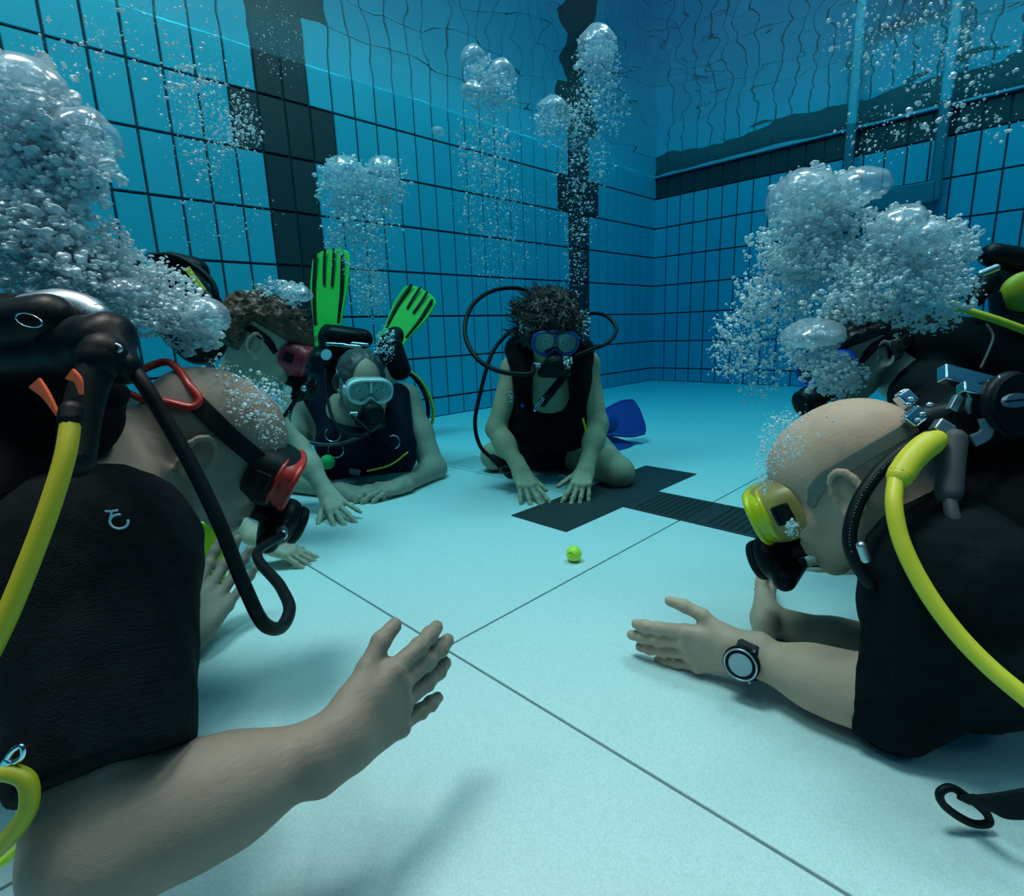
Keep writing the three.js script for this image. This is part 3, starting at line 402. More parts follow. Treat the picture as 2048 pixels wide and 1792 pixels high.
{ // the diver behind the bubbles at the right
  const m = headFrame(at(1715, 720, 1.50), view(-0.90, -0.28, 0.05), view(-0.25, 0.95, 0.1), 1.06);
  const neck = at(1830, 745, 1.55), chest = at(1960, 790, 1.6), sh = at(1850, 800, 1.40), shB = at(1830, 770, 1.75), el = at(1840, 1100, 1.36), wr = at(1745, 1140, 1.36), tip = at(1655, 1132, 1.37);
  const nodes = [placed(m, headNodes({ jaw: 1.02 }), 0.02), cap(V(0, -0.02, -0.03).applyMatrix4(m), neck, 0.058, 0.064, 0.03), cap(neck, chest, 0.09, 0.14, 0.05), cap(chest, at(2450, 860, 1.7), 0.15, 0.14, 0.06), cap(neck, sh, 0.06, 0.06, 0.05), cap(neck, shB, 0.06, 0.06, 0.05), cap(sh, el, 0.056, 0.045, 0.03), cap(el, wr, 0.044, 0.028, 0.03),
    hand(wr, tip.clone().sub(wr), view(0.1, 0.5, 0.85), false, { curl: [0.1, 0.12, 0.14, 0.16], thumb: [0.4, 0.1, 0.2] }, 1.0), cap(shB, at(1800, 960, 1.85), 0.055, 0.045, 0.03), cap(at(1800, 960, 1.85), at(1730, 1040, 1.70), 0.044, 0.028, 0.03)];
  const t = person('dark haired diver in black with a blue mask, hidden behind the bubbles at the right', nodes, 0.006, SKIN(0.34, 0.29, 0.24, 23));
  addEyes(t, m); DIVER.e = { t, m, neck, chest };
  hairOf(t, m, 0.016, (x, y, z) => Math.max(Math.min(y - 0.05 + 0.1 * z, 1), Math.min(y + 0.02, -0.025 - z)), C(0.014, 0.013, 0.012), 260, { lift: 0.02, sway: view(0.1, 0.5, 0) });
  garment('wetsuit', [cap(L(neck, chest, 0.15), chest, 0.10, 0.165, 0.06), cap(chest, at(2450, 860, 1.7), 0.17, 0.155, 0.06), cap(L(neck, sh, 0.4), sh, 0.075, 0.075, 0.05), cutNode(cap(sh, el, 0.068, 0.056, 0.03), L(sh, el, 0.7), el.clone().sub(sh).normalize()), cap(L(neck, shB, 0.4), shB, 0.07, 0.07, 0.05)], 0.008, t);
}
{ // the nearest diver at the right
  const m = headFrame(at(1696, 975, 0.91), view(-0.67, -0.40, -0.60), view(-0.38, 0.91, -0.15), 1.10);
  const neck = at(1840, 965, 0.95), chest = at(2010, 1060, 0.92), sh = at(1905, 1180, 0.76), el = at(1788, 1408, 0.80), wr = at(1478, 1303, 0.935), tip = at(1286, 1288, 1.02), shF = at(1800, 1000, 1.10), elF = at(1830, 1330, 1.02), wrF = at(1532, 1238, 1.10), tipF = at(1536, 1168, 1.27);
  const nodes = [placed(m, headNodes({ jaw: 1.04, nose: 1.05 }), 0.02), cap(V(0, -0.02, -0.04).applyMatrix4(m), neck, 0.064, 0.072, 0.04), cap(neck, chest, 0.09, 0.14, 0.05), cap(chest, at(2700, 1200, 0.95), 0.15, 0.14, 0.06), cap(neck, sh, 0.07, 0.065, 0.05), cap(neck, shF, 0.07, 0.065, 0.05),
    cap(sh, el, 0.060, 0.048, 0.03), cap(el, L(el, wr, 0.45), 0.049, 0.044, 0.04), cap(L(el, wr, 0.35), wr, 0.045, 0.028, 0.04), hand(wr, tip.clone().sub(wr), view(-0.05, -0.22, 1), false, { curl: [0.05, 0.05, 0.06, 0.07], spread: [0.02, 0.0, -0.02, -0.05], thumb: [0.74, 0.30, 0.1] }, 0.99, 1.14),
    cap(shF, elF, 0.056, 0.046, 0.03), cap(elF, L(elF, wrF, 0.5), 0.046, 0.040, 0.03), cap(L(elF, wrF, 0.4), wrF, 0.041, 0.029, 0.03), hand(wrF, tipF.clone().sub(wrF), view(0.85, -0.05, 0.15), true, { curl: [0.10, 0.10, 0.12, 0.14], thumb: [0.62, 0.1, 0.2] }, 1.05)];
  const t = person('bald diver at the right front with a yellow mask and a watch on his wrist', nodes, 0.0045, SKIN(0.60, 0.37, 0.27, 31));
  addEyes(t, m); DIVER.f = { t, m, neck, chest, sh, el, wr, tip };
  const cp = L(sh, el, 0.90), cd = el.clone().sub(sh).normalize();
  garment('wetsuit', [cap(L(neck, chest, 0.35), chest, 0.10, 0.165, 0.06), cap(chest, at(2700, 1200, 0.95), 0.17, 0.155, 0.06), cap(L(neck, sh, 0.5), sh, 0.085, 0.09, 0.05), cutNode(cap(sh, el, 0.100, 0.060, 0.03), L(el, wr, 0.20), wr.clone().sub(el).normalize()), cutNode(cap(el, L(el, wr, 0.4), 0.059, 0.055, 0.03), L(el, wr, 0.17), wr.clone().sub(el).normalize()), cap(sh, at(1950, 1330, 0.80), 0.10, 0.09, 0.06), cap(L(neck, shF, 0.5), shF, 0.080, 0.075, 0.05), cutNode(cap(shF, elF, 0.078, 0.062, 0.03), L(shF, elF, 0.75), elF.clone().sub(shF).normalize())], 0.006, t, BLACK, 0.005);
}
// ---------------------------------------------------------------- what each diver wears and carries
// the point of a head that shows at (px, py), lifted off the skin
function onHead(m, px, py, lift = 0.003) { const f = field(headNodes()), e = m.clone().invert(), s = Math.cbrt(Math.abs(m.determinant())), d = at(px, py, 1).sub(EYE).normalize(), p = EYE.clone(), q = V(0, 0, 0), near = V(0, 0, 0); let best = 9; for (let i = 0; i < 160; i++) { q.copy(p).applyMatrix4(e); const v = s * f(q.x, q.y, q.z) - lift; if (v < best) { best = v; near.copy(p); } if (v < 0.0004 || p.distanceTo(EYE) > 4) break; p.addScaledVector(d, v * 0.8); } return near; }
const P = (list, d0, d1 = d0) => list.map(([x, y, d], i) => at(x, y, d ?? d0 + (d1 - d0) * i / (list.length - 1)));
const hose = (name, label, pts, r, mat, ends = G.dullChrome) => { const t = thing(name, label, 'hose'); obj('tube', tube(pts, r, pts.length * 12, 12), mat, t); const n = pts.length; obj('end_fitting', tube([L(pts[0], pts[1], -0.12), L(pts[0], pts[1], 0.10)], r * 1.3, 4, 10), ends, t); return t; };
function tankValve(label, base, dir, up, { r = 0.085, len = 0.55, knob = 0.026, cyl = G.plastic } = {}) {   // bottle, valve, hand wheel, first stage
  const t = thing('diving_cylinder', label, 'diving cylinder'), m = frame(base, dir, up);
  const prof = [[0, -len], [r * 0.7, -len], [r, -len + 0.03], [r, -0.10], [r * 0.93, -0.055], [r * 0.6, -0.02], [0.026, -0.004], [0.022, 0.01], [0, 0.012]].map(([x, y]) => new THREE.Vector2(x, y));
  obj('bottle', move([new THREE.LatheGeometry(prof, 32)], m), cyl, t);
  obj('valve', move([new THREE.CylinderGeometry(0.018, 0.020, 0.06, 16).translate(0, 0.03, 0), new THREE.CylinderGeometry(0.013, 0.013, 0.10, 14).rotateZ(Math.PI / 2).translate(0.01, 0.045, 0)], m), G.dullChrome, t);
  obj('hand_wheel', move([new THREE.TorusGeometry(knob * 0.8, knob * 0.42, 8, 18).rotateY(Math.PI / 2).translate(0.068, 0.045, 0), new THREE.CylinderGeometry(knob * 0.7, knob * 0.7, 0.022, 14).rotateZ(Math.PI / 2).translate(0.068, 0.045, 0)], m), G.rubber, t);
  return t;
}
{ // left front diver
  const { m, neck, chest, sh } = DIVER.a;
  divingMask('red framed diving mask with a black strap on the shaved diver at the left', m, { frame: G.red, skirt: G.rubber, strap: G.webbing, band: 0.034, two: true, deep: 0.024, z: 0.130, banded: false });
  const tr = (q) => q.map(([x, y]) => onHead(m, x, y, 0.004));
  const loop = thing('strap_pad', 'red edged split pad of the mask strap on the back of the shaved head', 'strap');
  obj('edge', tube(tr([[238, 772], [280, 742], [330, 724], [356, 738], [380, 772], [400, 802], [388, 814], [330, 803], [270, 792]]), 0.0062, 90, 8, true), G.red, loop);
  const band = [[392, 806], [425, 838], [462, 874], [500, 906], [522, 925]]; obj('band', ribbon(tr(band), band.map(() => view(0.2, 0.3, 1)), 0.028, 0.004, 30), G.webbing, loop);
  regulator('black regulator in the mouth of the shaved diver, its thick hose hanging in a loop', m, P([[515, 1105, 0.84], [562, 1175, 0.73], [579, 1222, 0.66], [560, 1256, 0.62], [528, 1248, 0.59], [490, 1175, 0.575], [440, 1050, 0.565], [385, 935, 0.56], [330, 838, 0.555], [285, 765, 0.55], [240, 705, 0.56]]), { r: 0.0075 });
  const v = thing('buoyancy_vest', 'black buoyancy vest on the diver at the left front, padded shoulder and collar', 'dive vest');
  obj('vest_body', meshOf([cap(at(30, 800, 0.70), at(-420, 930, 0.80), 0.115, 0.17, 0.06), cap(at(-20, 985, 0.62), at(292, 1030, 0.63), 0.060, 0.014, 0.04), cap(at(60, 760, 0.70), at(175, 830, 0.70), 0.10, 0.03, 0.05), cap(at(110, 720, 0.64), at(225, 790, 0.62), 0.035, 0.018, 0.03)], 0.006, speckle([0.003, 0.0045, 0.006]), (x, y, z) => 0.003 * noise(x * 30, y * 20, z * 30)), CLOTH, v);
  obj('piping', tube(P([[120, 1068, 0.535], [200, 1050, 0.545], [270, 1052, 0.57], [325, 1075, 0.60]], 0.55), 0.0016, 30, 6), G.rubberGrey, v);
  const trim = (pts, w) => obj('trim', ribbon(P(pts, 0.50), pts.map(() => view(0, 0, 1)), w, 0.003, 16), G.orange, v);
  trim([[70, 766], [92, 790], [121, 838]], (u) => 0.013 * (1 - 0.85 * u)); trim([[140, 748], [156, 760], [163, 789]], (u) => 0.012 * (1 - 0.8 * u));
  // valve and first stage behind the neck
  const f = thing('first_stage', 'black first stage and valve with a silver neck behind the shaved diver', 'regulator valve'), cx = P([[86, 612], [196, 632]], 0.60);
  obj('valve_neck', tube(P([[60, 620], [120, 610], [172, 622], [188, 634]], 0.60), 0.0175, 24, 16), G.dullChrome, f);
  obj('hand_wheel', meshOf([cap(at(20, 650, 0.57), at(100, 640, 0.57), 0.026, 0.027, 0.02)], 0.004), G.plastic, f);
  obj('wheel_ring', move([new THREE.TorusGeometry(0.0135, 0.0014, 8, 30).scale(1, 0.46, 1).rotateZ(-0.28)], frame(at(58, 641, 0.541), view(0, 1, 0), view(0, 0, 1))), G.chrome, f);
  obj('stage_body', meshOf([cap(at(150, 690, 0.58), at(225, 665, 0.57), 0.030, 0.020, 0.02), cap(at(205, 690, 0.56), at(245, 735, 0.55), 0.026, 0.018, 0.02), cap(at(30, 700, 0.60), at(150, 700, 0.59), 0.035, 0.03, 0.02)], 0.004), G.plastic, f);
  obj('port_bolt', move([new THREE.TorusGeometry(0.0058, 0.0022, 8, 20).scale(1, 0.72, 1)], frame(at(228, 697, 0.53), view(0, 1, 0), view(0.2, 0.2, 1))), G.dullChrome, f);
  hose('low_pressure_hose', 'short thick black hose dropping from the first stage beside the yellow hose', P([[205, 715], [178, 775], [160, 850], [150, 920]], 0.535, 0.50), 0.0165, G.rubber, G.rubber);
  hose('spare_air_hose', 'olive yellow hose running down the black sleeve of the diver at the left', P([[143, 832], [132, 905], [104, 1000], [62, 1115], [10, 1240], [-50, 1360]], 0.475, 0.41), 0.0078, G.oliveHose, G.rubber);
  hose('gauge_hose', 'yellow hose looping at the lower left corner below the black sleeve', P([[-40, 1560], [10, 1545], [52, 1560], [58, 1610], [30, 1660], [-30, 1720]], 0.43), 0.0068, G.oliveHose, G.rubber);
  hose('thin_hose', 'thin lime hose crossing the floor at the lower left corner', P([[-40, 1755], [10, 1720], [50, 1685], [84, 1655]], 0.50), 0.0042, G.lime, G.rubber);
  const cl = thing('snap_clip', 'small bright metal clip hanging below the vest at the left edge', 'clip'); obj('hook', tube(P([[10, 1525], [28, 1500], [44, 1492], [46, 1512], [30, 1525]], 0.43), 0.0022, 30, 8), G.chrome, cl); obj('swivel', rbox(0.008, 0.012, 0.005, 0.002).applyMatrix4(frame(at(12, 1530, 0.43), view(0.4, 0.6, 0), view(0, 0, 1))), G.chrome, cl);
  // emblem on the sleeve: an open ring with two short strokes
  const em = [], ec = at(238, 1043, 0.520), ef = frame(ec, view(-0.45, 0.85, 0), view(0.1, 0.1, 1));
  em.push(new THREE.TorusGeometry(0.0078, 0.0012, 6, 28, 5.2).scale(0.85, 1.05, 1).rotateZ(0.9), tube([V(-0.006, 0.006, 0), V(-0.002, 0.0115, 0), V(-0.006, 0.0145, 0)], 0.0011, 10, 6), tube([V(-0.003, 0.0125, 0), V(0.003, 0.0105, 0)], 0.0011, 6, 6));
  obj('emblem', move(em, ef), G.cyan, DIVER.a.t.children.find((c) => c.name === 'wetsuit'));
  const sl = thing('plastic_board', 'lime green board lying behind the far hand of the diver at the left', 'board'); obj('panel', rbox(0.13, 0.17, 0.012, 0.005).applyMatrix4(frame(at(388, 1118, 1.30), view(0.05, 1, 0.1), view(0.3, 0.2, 1))), G.lime, sl); obj('rim', [box(0.13, 0.008, 0.016, 0, 0.085, 0), box(0.008, 0.17, 0.016, 0.065, 0, 0), box(0.008, 0.17, 0.016, -0.065, 0, 0)].map((g) => g.applyMatrix4(frame(at(388, 1118, 1.30), view(0.05, 1, 0.1), view(0.3, 0.2, 1)))), G.lime, sl);
}
{ // the boy
  const { m, neck, chest, sh, shL } = DIVER.b;
  divingMask('crimson diving mask with a dark strap on the brown haired boy', m, { frame: G.crimson, skirt: G.crimson, strap: G.webbing, band: 0.020, deep: 0.026, z: 0.128 });
  regulator('black regulator in the mouth of the brown haired boy', m, P([[545, 850, 1.60], [500, 838, 1.56], [450, 800, 1.54], [420, 720, 1.6]]), { r: 0.006 });
  const v = thing('buoyancy_vest', 'black buoyancy vest on the boy behind the shaved diver', 'dive vest');
  obj('vest_body', meshOf([cap(L(neck, sh, 0.35), L(sh, chest, 0.5), 0.060, 0.10, 0.05), cap(L(neck, shL, 0.5), chest, 0.055, 0.11, 0.05), cap(chest, at(160, 920, 2.0), 0.125, 0.14, 0.05)], 0.008, speckle(BLACK)), CLOTH, v);
  obj('shoulder_strap', ribbon(P([[455, 725], [470, 775], [500, 840], [545, 890]], 1.60, 1.58), [0, 1, 2, 3].map(() => view(0.1, 0.2, 1)), 0.035, 0.006), G.webbing, v);
  const t = thing('first_stage', 'black tank valve with looping hoses and a yellow tab above the boy', 'regulator valve');
  obj('stage_body', meshOf([cap(at(345, 540, 1.72), at(385, 545, 1.72), 0.055, 0.05, 0.03), cap(at(385, 570, 1.70), at(425, 605, 1.68), 0.035, 0.028, 0.03), cap(at(330, 600, 1.75), at(400, 680, 1.75), 0.09, 0.08, 0.04)], 0.007), G.plastic, t);
  obj('hose', tube(P([[300, 512], [345, 512], [385, 530], [420, 560], [432, 590], [425, 615]], 1.66), 0.0095, 50, 10), G.rubber, t); obj('hose', tube(P([[315, 590], [350, 565], [390, 575], [420, 600]], 1.64), 0.008, 40, 10), G.rubber, t);
  obj('tab', ribbon(P([[374, 536], [388, 556], [408, 582]], 1.60), [0, 1, 2].map(() => view(0, 0, 1)), 0.016, 0.004), G.yellowHose, t); obj('clip', tube(P([[370, 552], [385, 570], [400, 590]], 1.61), 0.004, 12, 8), G.dullChrome, t);
  flipper('black flipper tip sticking up beside the left wall', at(262, 545, 2.25), at(186, 446, 2.35), view(0.5, 0.3, 0.8), 0.085, 0.24, G.rubber, G.plastic, { stripes: false });
}
{ // the man on his elbows
  const { m, neck, chest } = DIVER.c;
  divingMask('clear diving mask with a white frame on the man propped on his elbows', m, { frame: G.white, skirt: G.clearSilicone, strap: G.clearSilicone, band: 0.018, z: 0.126, buckle: G.white });
  regulator('black regulator with a pale ring on its cover, worn by the man on his elbows', m, P([[740, 868, 2.02], [700, 870, 2.04], [672, 850, 2.10], [655, 800, 2.2], [650, 740, 2.4]]), { ringMat: G.white, r: 0.006 });
  const v = thing('buoyancy_vest', 'black buoyancy vest with metal rings on the man lying on his elbows', 'dive vest');
  obj('vest_body', meshOf([cap(at(628, 775, 2.34), at(676, 870, 2.24), 0.062, 0.062, 0.05), cap(at(668, 888, 2.22), at(796, 892, 2.22), 0.072, 0.066, 0.05), cap(at(796, 790, 2.38), at(800, 880, 2.26), 0.052, 0.058, 0.05), cap(at(668, 935, 2.22), at(806, 920, 2.22), 0.050, 0.050, 0.05), cap(at(720, 850, 2.50), at(705, 800, 2.95), 0.165, 0.15, 0.06)], 0.007, speckle(NAVY), (x, y, z) => 0.003 * noise(x * 26, y * 20, z * 26)), CLOTH, v);
  for (const [x, y] of [[666, 868], [672, 900]]) obj('ring', move([new THREE.TorusGeometry(0.030, 0.0028, 8, 28, 4.4).rotateZ(2.4)], frame(at(x, y, 2.135), view(0, 1, 0), view(0, 0.1, 1))), G.chrome, v);
  obj('ring', move([new THREE.TorusGeometry(0.026, 0.0026, 8, 28, 3.4).rotateZ(5.0)], frame(at(786, 884, 2.13), view(0, 1, 0), view(0, 0.1, 1))), G.chrome, v);
  obj('inflator_hose', tube(P([[588, 802, 2.26], [578, 840, 2.2], [600, 876, 2.14], [660, 890, 2.12], [725, 872, 2.10], [760, 848, 2.08]]), 0.0075, 60, 10), G.rubberGrey, v);
  obj('buckle', rbox(0.045, 0.022, 0.012, 0.004).applyMatrix4(frame(at(710, 944, 2.14), view(0.2, 1, 0), view(0, 0, 1))), G.rubberGrey, v); obj('piping', tube(P([[735, 942], [780, 930], [815, 905]], 2.15), 0.0035, 20, 6), G.yellowHose, v);
  const gb = thing('hose_ball', 'small green ball clipped to the vest of the man on his elbows', 'ball'); obj('ball', new THREE.SphereGeometry(0.029, 20, 14).translate(...at(655, 924, 2.125).toArray()), G.deepGreen, gb); obj('cord', tube(P([[655, 912], [662, 900], [668, 888]], 2.125), 0.003, 12, 6), G.rubber, gb);
  const t = thing('first_stage', 'black tank valve with chrome hose ends behind the head of the man on his elbows', 'regulator valve');
  obj('stage_body', meshOf([cap(at(668, 672, 2.42), at(725, 678, 2.42), 0.050, 0.045, 0.03), cap(at(690, 690, 2.5), at(700, 760, 2.6), 0.08, 0.09, 0.04), cap(at(780, 690, 2.5), at(800, 740, 2.5), 0.055, 0.05, 0.03), cap(at(640, 720, 2.5), at(650, 790, 2.5), 0.05, 0.06, 0.03)], 0.008), G.plastic, t);
  for (const q of [[[655, 688], [690, 690]], [[675, 690], [720, 694]], [[705, 687], [735, 690]]]) obj('hose_end', tube(P(q, 2.30), 0.0085, 6, 10), G.chrome, t);
  obj('button', move([new THREE.CylinderGeometry(0.022, 0.022, 0.012, 20).rotateX(Math.PI / 2), new THREE.TorusGeometry(0.021, 0.003, 6, 20)], frame(at(653, 710, 2.30), view(0, 1, 0), view(0, 0, 1))), G.cyan, t);
  hose('black_hose', 'black hose curving down behind the right arm of the man on his elbows', P([[790, 735], [825, 752], [850, 790], [856, 830], [842, 856]], 2.55), 0.0095, G.rubber);
  hose('yellow_hose', 'yellow hose curving down beside the black one behind the lying man', P([[800, 730], [840, 760], [862, 800], [866, 838], [852, 870]], 2.58), 0.0075, G.yellowHose);
  flipper('green flipper with black stripes standing upright behind the lying man, the taller one', at(655, 690, 3.02), at(656, 498, 3.05), view(-0.25, 0.05, 1), 0.225, 0.56, G.green, G.rubber);
  flipper('green flipper with black stripes leaning to the right behind the lying man, the smaller one', at(778, 690, 3.0), at(846, 580, 3.1), view(0.25, 0.3, 1), 0.19, 0.40, G.green, G.rubber);
}
{ // the kneeling woman
  const { m, neck, chest, hip, shR, shL } = DIVER.d;
  divingMask('blue framed diving mask on the kneeling diver', m, { frame: G.blue, skirt: G.rubber, strap: G.webbing, band: 0.022 });
  regulator('black regulator of the kneeling diver, its hose curving in a wide circle at the left', m, P([[1062, 747, 1.86], [1005, 744, 1.90], [955, 718, 1.98], [930, 668, 2.05], [940, 618, 2.12], [975, 586, 2.2], [1015, 576, 2.25], [1052, 582, 2.3], [1085, 620, 2.4]]), { r: 0.0085 });
  hose('inflator_hose', 'black hose bowing out at the right of the kneeling diver', P([[1150, 650, 2.35], [1180, 628, 2.28], [1212, 632, 2.22], [1232, 656, 2.18], [1218, 684, 2.12], [1180, 700, 2.06], [1150, 712, 2.02]]), 0.0075, G.rubber);
  const c = thing('gauge_console', 'black pressure gauge on a long hose hanging at the left of the kneeling diver', 'gauge'); obj('hose', tube(P([[1050, 650, 2.3], [1015, 668, 2.2], [985, 705, 2.15], [962, 780, 2.12], [950, 850, 2.12], [962, 895, 2.14], [985, 918, 2.14]]), 0.0078, 80, 10), G.rubber, c);
  obj('console', meshOf([cap(at(985, 915, 2.14), at(1022, 944, 2.12), 0.014, 0.028, 0.02)], 0.005), G.plastic, c); obj('rim', move([new THREE.TorusGeometry(0.024, 0.004, 8, 22).scale(1, 0.55, 1)], frame(at(1012, 940, 2.09), view(-0.3, 1, 0), view(0, 0.3, 1))), G.rubberGrey, c);
  const v = thing('buoyancy_vest', 'black buoyancy vest with thick shoulder pads on the kneeling diver', 'dive vest');
  obj('vest_body', meshOf([cap(at(1038, 700, 2.10), at(1046, 745, 2.06), 0.056, 0.040, 0.04), cap(at(1046, 745, 2.10), at(1040, 850, 2.22), 0.036, 0.052, 0.04), cap(at(1166, 700, 2.10), at(1160, 760, 2.08), 0.046, 0.040, 0.04), cap(at(1160, 760, 2.10), at(1162, 850, 2.22), 0.036, 0.056, 0.04), cap(at(1048, 858, 2.20), at(1150, 852, 2.20), 0.072, 0.078, 0.06), cap(at(1075, 880, 2.2), at(1135, 880, 2.2), 0.045, 0.045, 0.05), cap(at(1096, 760, 2.36), at(1098, 870, 2.48), 0.15, 0.15, 0.06)], 0.0065, speckle(BLACK), (x, y, z) => 0.003 * noise(x * 30, y * 24, z * 30)), CLOTH, v);
  obj('corrugated_tube', tube(P([[1135, 745, 1.99], [1110, 775, 1.99], [1085, 805, 2.0]]), 0.017, 40, 12, false, (t) => 0.9 + 0.14 * Math.sin(t * 90)), G.rubber, v); obj('inflator_tip', tube(P([[1086, 798], [1070, 820]], 1.975), 0.007, 6, 10), G.chrome, v);
  obj('button', new THREE.SphereGeometry(0.008, 12, 8).translate(...at(1045, 811, 2.125).toArray()), G.brightBlue, v); obj('side_trim', tube(P([[1166, 838, 2.07], [1172, 862, 2.08], [1176, 890, 2.09]]), 0.0045, 14, 6), G.lime, v);
  for (const [x, y] of [[1021, 790], [1020, 797]]) obj('ring', move([new THREE.TorusGeometry(0.012, 0.002, 6, 18)], frame(at(x, y, 2.1), view(0, 1, 0), view(0, 0, 1))), G.dullChrome, v);
  garment('swim_shorts', [cap(at(1060, 880, 2.46), at(1092, 892, 2.42), 0.105, 0.10, 0.04), cap(at(1092, 892, 2.42), at(1138, 888, 2.46), 0.10, 0.105, 0.04)], 0.008, DIVER.d.t, NAVY, 0.003, 'dark blue swim shorts');
  tankValve('dark diving cylinder on the back of the kneeling diver', at(1105, 690, 2.46), view(0, 0.9, 0.2), view(0.3, 0, -1), { r: 0.08, len: 0.5 });
  flipper('blue flipper standing on edge behind the right knee of the kneeling diver', at(1195, 850, 2.86), at(1283, 830, 2.92), view(-0.1, 0.25, 1), 0.20, 0.27, G.navyRubber, G.navyRubber, { stripes: false });
  flipper('dark blue flipper lying flat under the upright blue flipper', at(1195, 905, 2.75), at(1250, 872, 2.95), view(0.1, 0.9, 0.35), 0.15, 0.26, G.navyRubber, G.navyRubber, { stripes: false });
  // fringe of hair floating at her temple
  const hr = []; for (let i = 0; i < 90; i++) { const b = at(1042 + rr(-10, 14), 622 + rr(-14, 16), 2.0 + rr(-0.05, 0.05)); hr.push(tubeThin([b, b.clone().add(view(-0.02, rr(0.0, 0.012), rr(-0.01, 0.01)).multiplyScalar(0.02)), b.clone().add(view(-1, rr(0.2, 0.9), rr(-0.3, 0.3)).multiplyScalar(rr(0.025, 0.055)))], 0.0022)); }
  obj('hair_tuft', hr, std(C(0.018, 0.015, 0.013), 0.5), DIVER.d.t);
}
{ // the diver behind the bubbles
  const { m, neck, chest } = DIVER.e;
  divingMask('bright blue diving mask half hidden behind bubbles at the right', m, { frame: G.brightBlue, skirt: G.brightBlue, strap: G.webbing, band: 0.02 });
  regulator('black regulator of the dark haired diver behind the bubbles', m, P([[1700, 830, 1.40], [1760, 860, 1.36], [1830, 850, 1.38], [1890, 790, 1.42]]), { r: 0.006 });
  const v = thing('buoyancy_vest', 'black buoyancy vest on the dark haired diver at the right', 'dive vest');
  obj('vest_body', meshOf([cap(at(1850, 690, 1.5), at(2040, 740, 1.5), 0.085, 0.13, 0.05), cap(at(2040, 740, 1.5), at(2300, 800, 1.6), 0.15, 0.17, 0.05), cap(at(1870, 780, 1.42), at(1960, 860, 1.4), 0.07, 0.1, 0.05)], 0.008, speckle(BLACK)), CLOTH, v);
  obj('piping', tube(P([[1974, 650, 1.33], [1986, 672, 1.32], [1978, 700, 1.31], [1962, 735, 1.30]]), 0.0035, 24, 6), G.rubberGrey, v);
  const f = thing('spare_regulator', 'yellow spare regulator with a black valve at the upper right edge', 'regulator valve');
  obj('valve_body', meshOf([cap(at(1985, 510, 1.42), at(2080, 530, 1.42), 0.030, 0.035, 0.03), cap(at(1975, 560, 1.42), at(1950, 600, 1.42), 0.026, 0.02, 0.02), cap(at(2060, 560, 1.50), at(2080, 700, 1.5), 0.09, 0.10, 0.03)], 0.006), G.plastic, f);
  obj('purge_cover', meshOf([ell(at(2052, 583, 1.36), 0.062, 0.050, 0.03, 0.01)], 0.005), G.oliveHose, f); obj('cover_rim', tube(P([[1998, 585], [2014, 622], [2060, 632], [2110, 610]], 1.335), 0.004, 30, 8), G.rubber, f);
  obj('hose_end', tube(P([[1962, 548], [1992, 536]], 1.37), 0.010, 6, 10), G.dullChrome, f);
  hose('yellow_hose', 'straight yellow hose crossing the upper right edge over the black vest', P([[1908, 612], [1950, 626], [2000, 642], [2070, 668]], 1.26, 1.22), 0.0088, G.yellowHose, G.yellow);
}
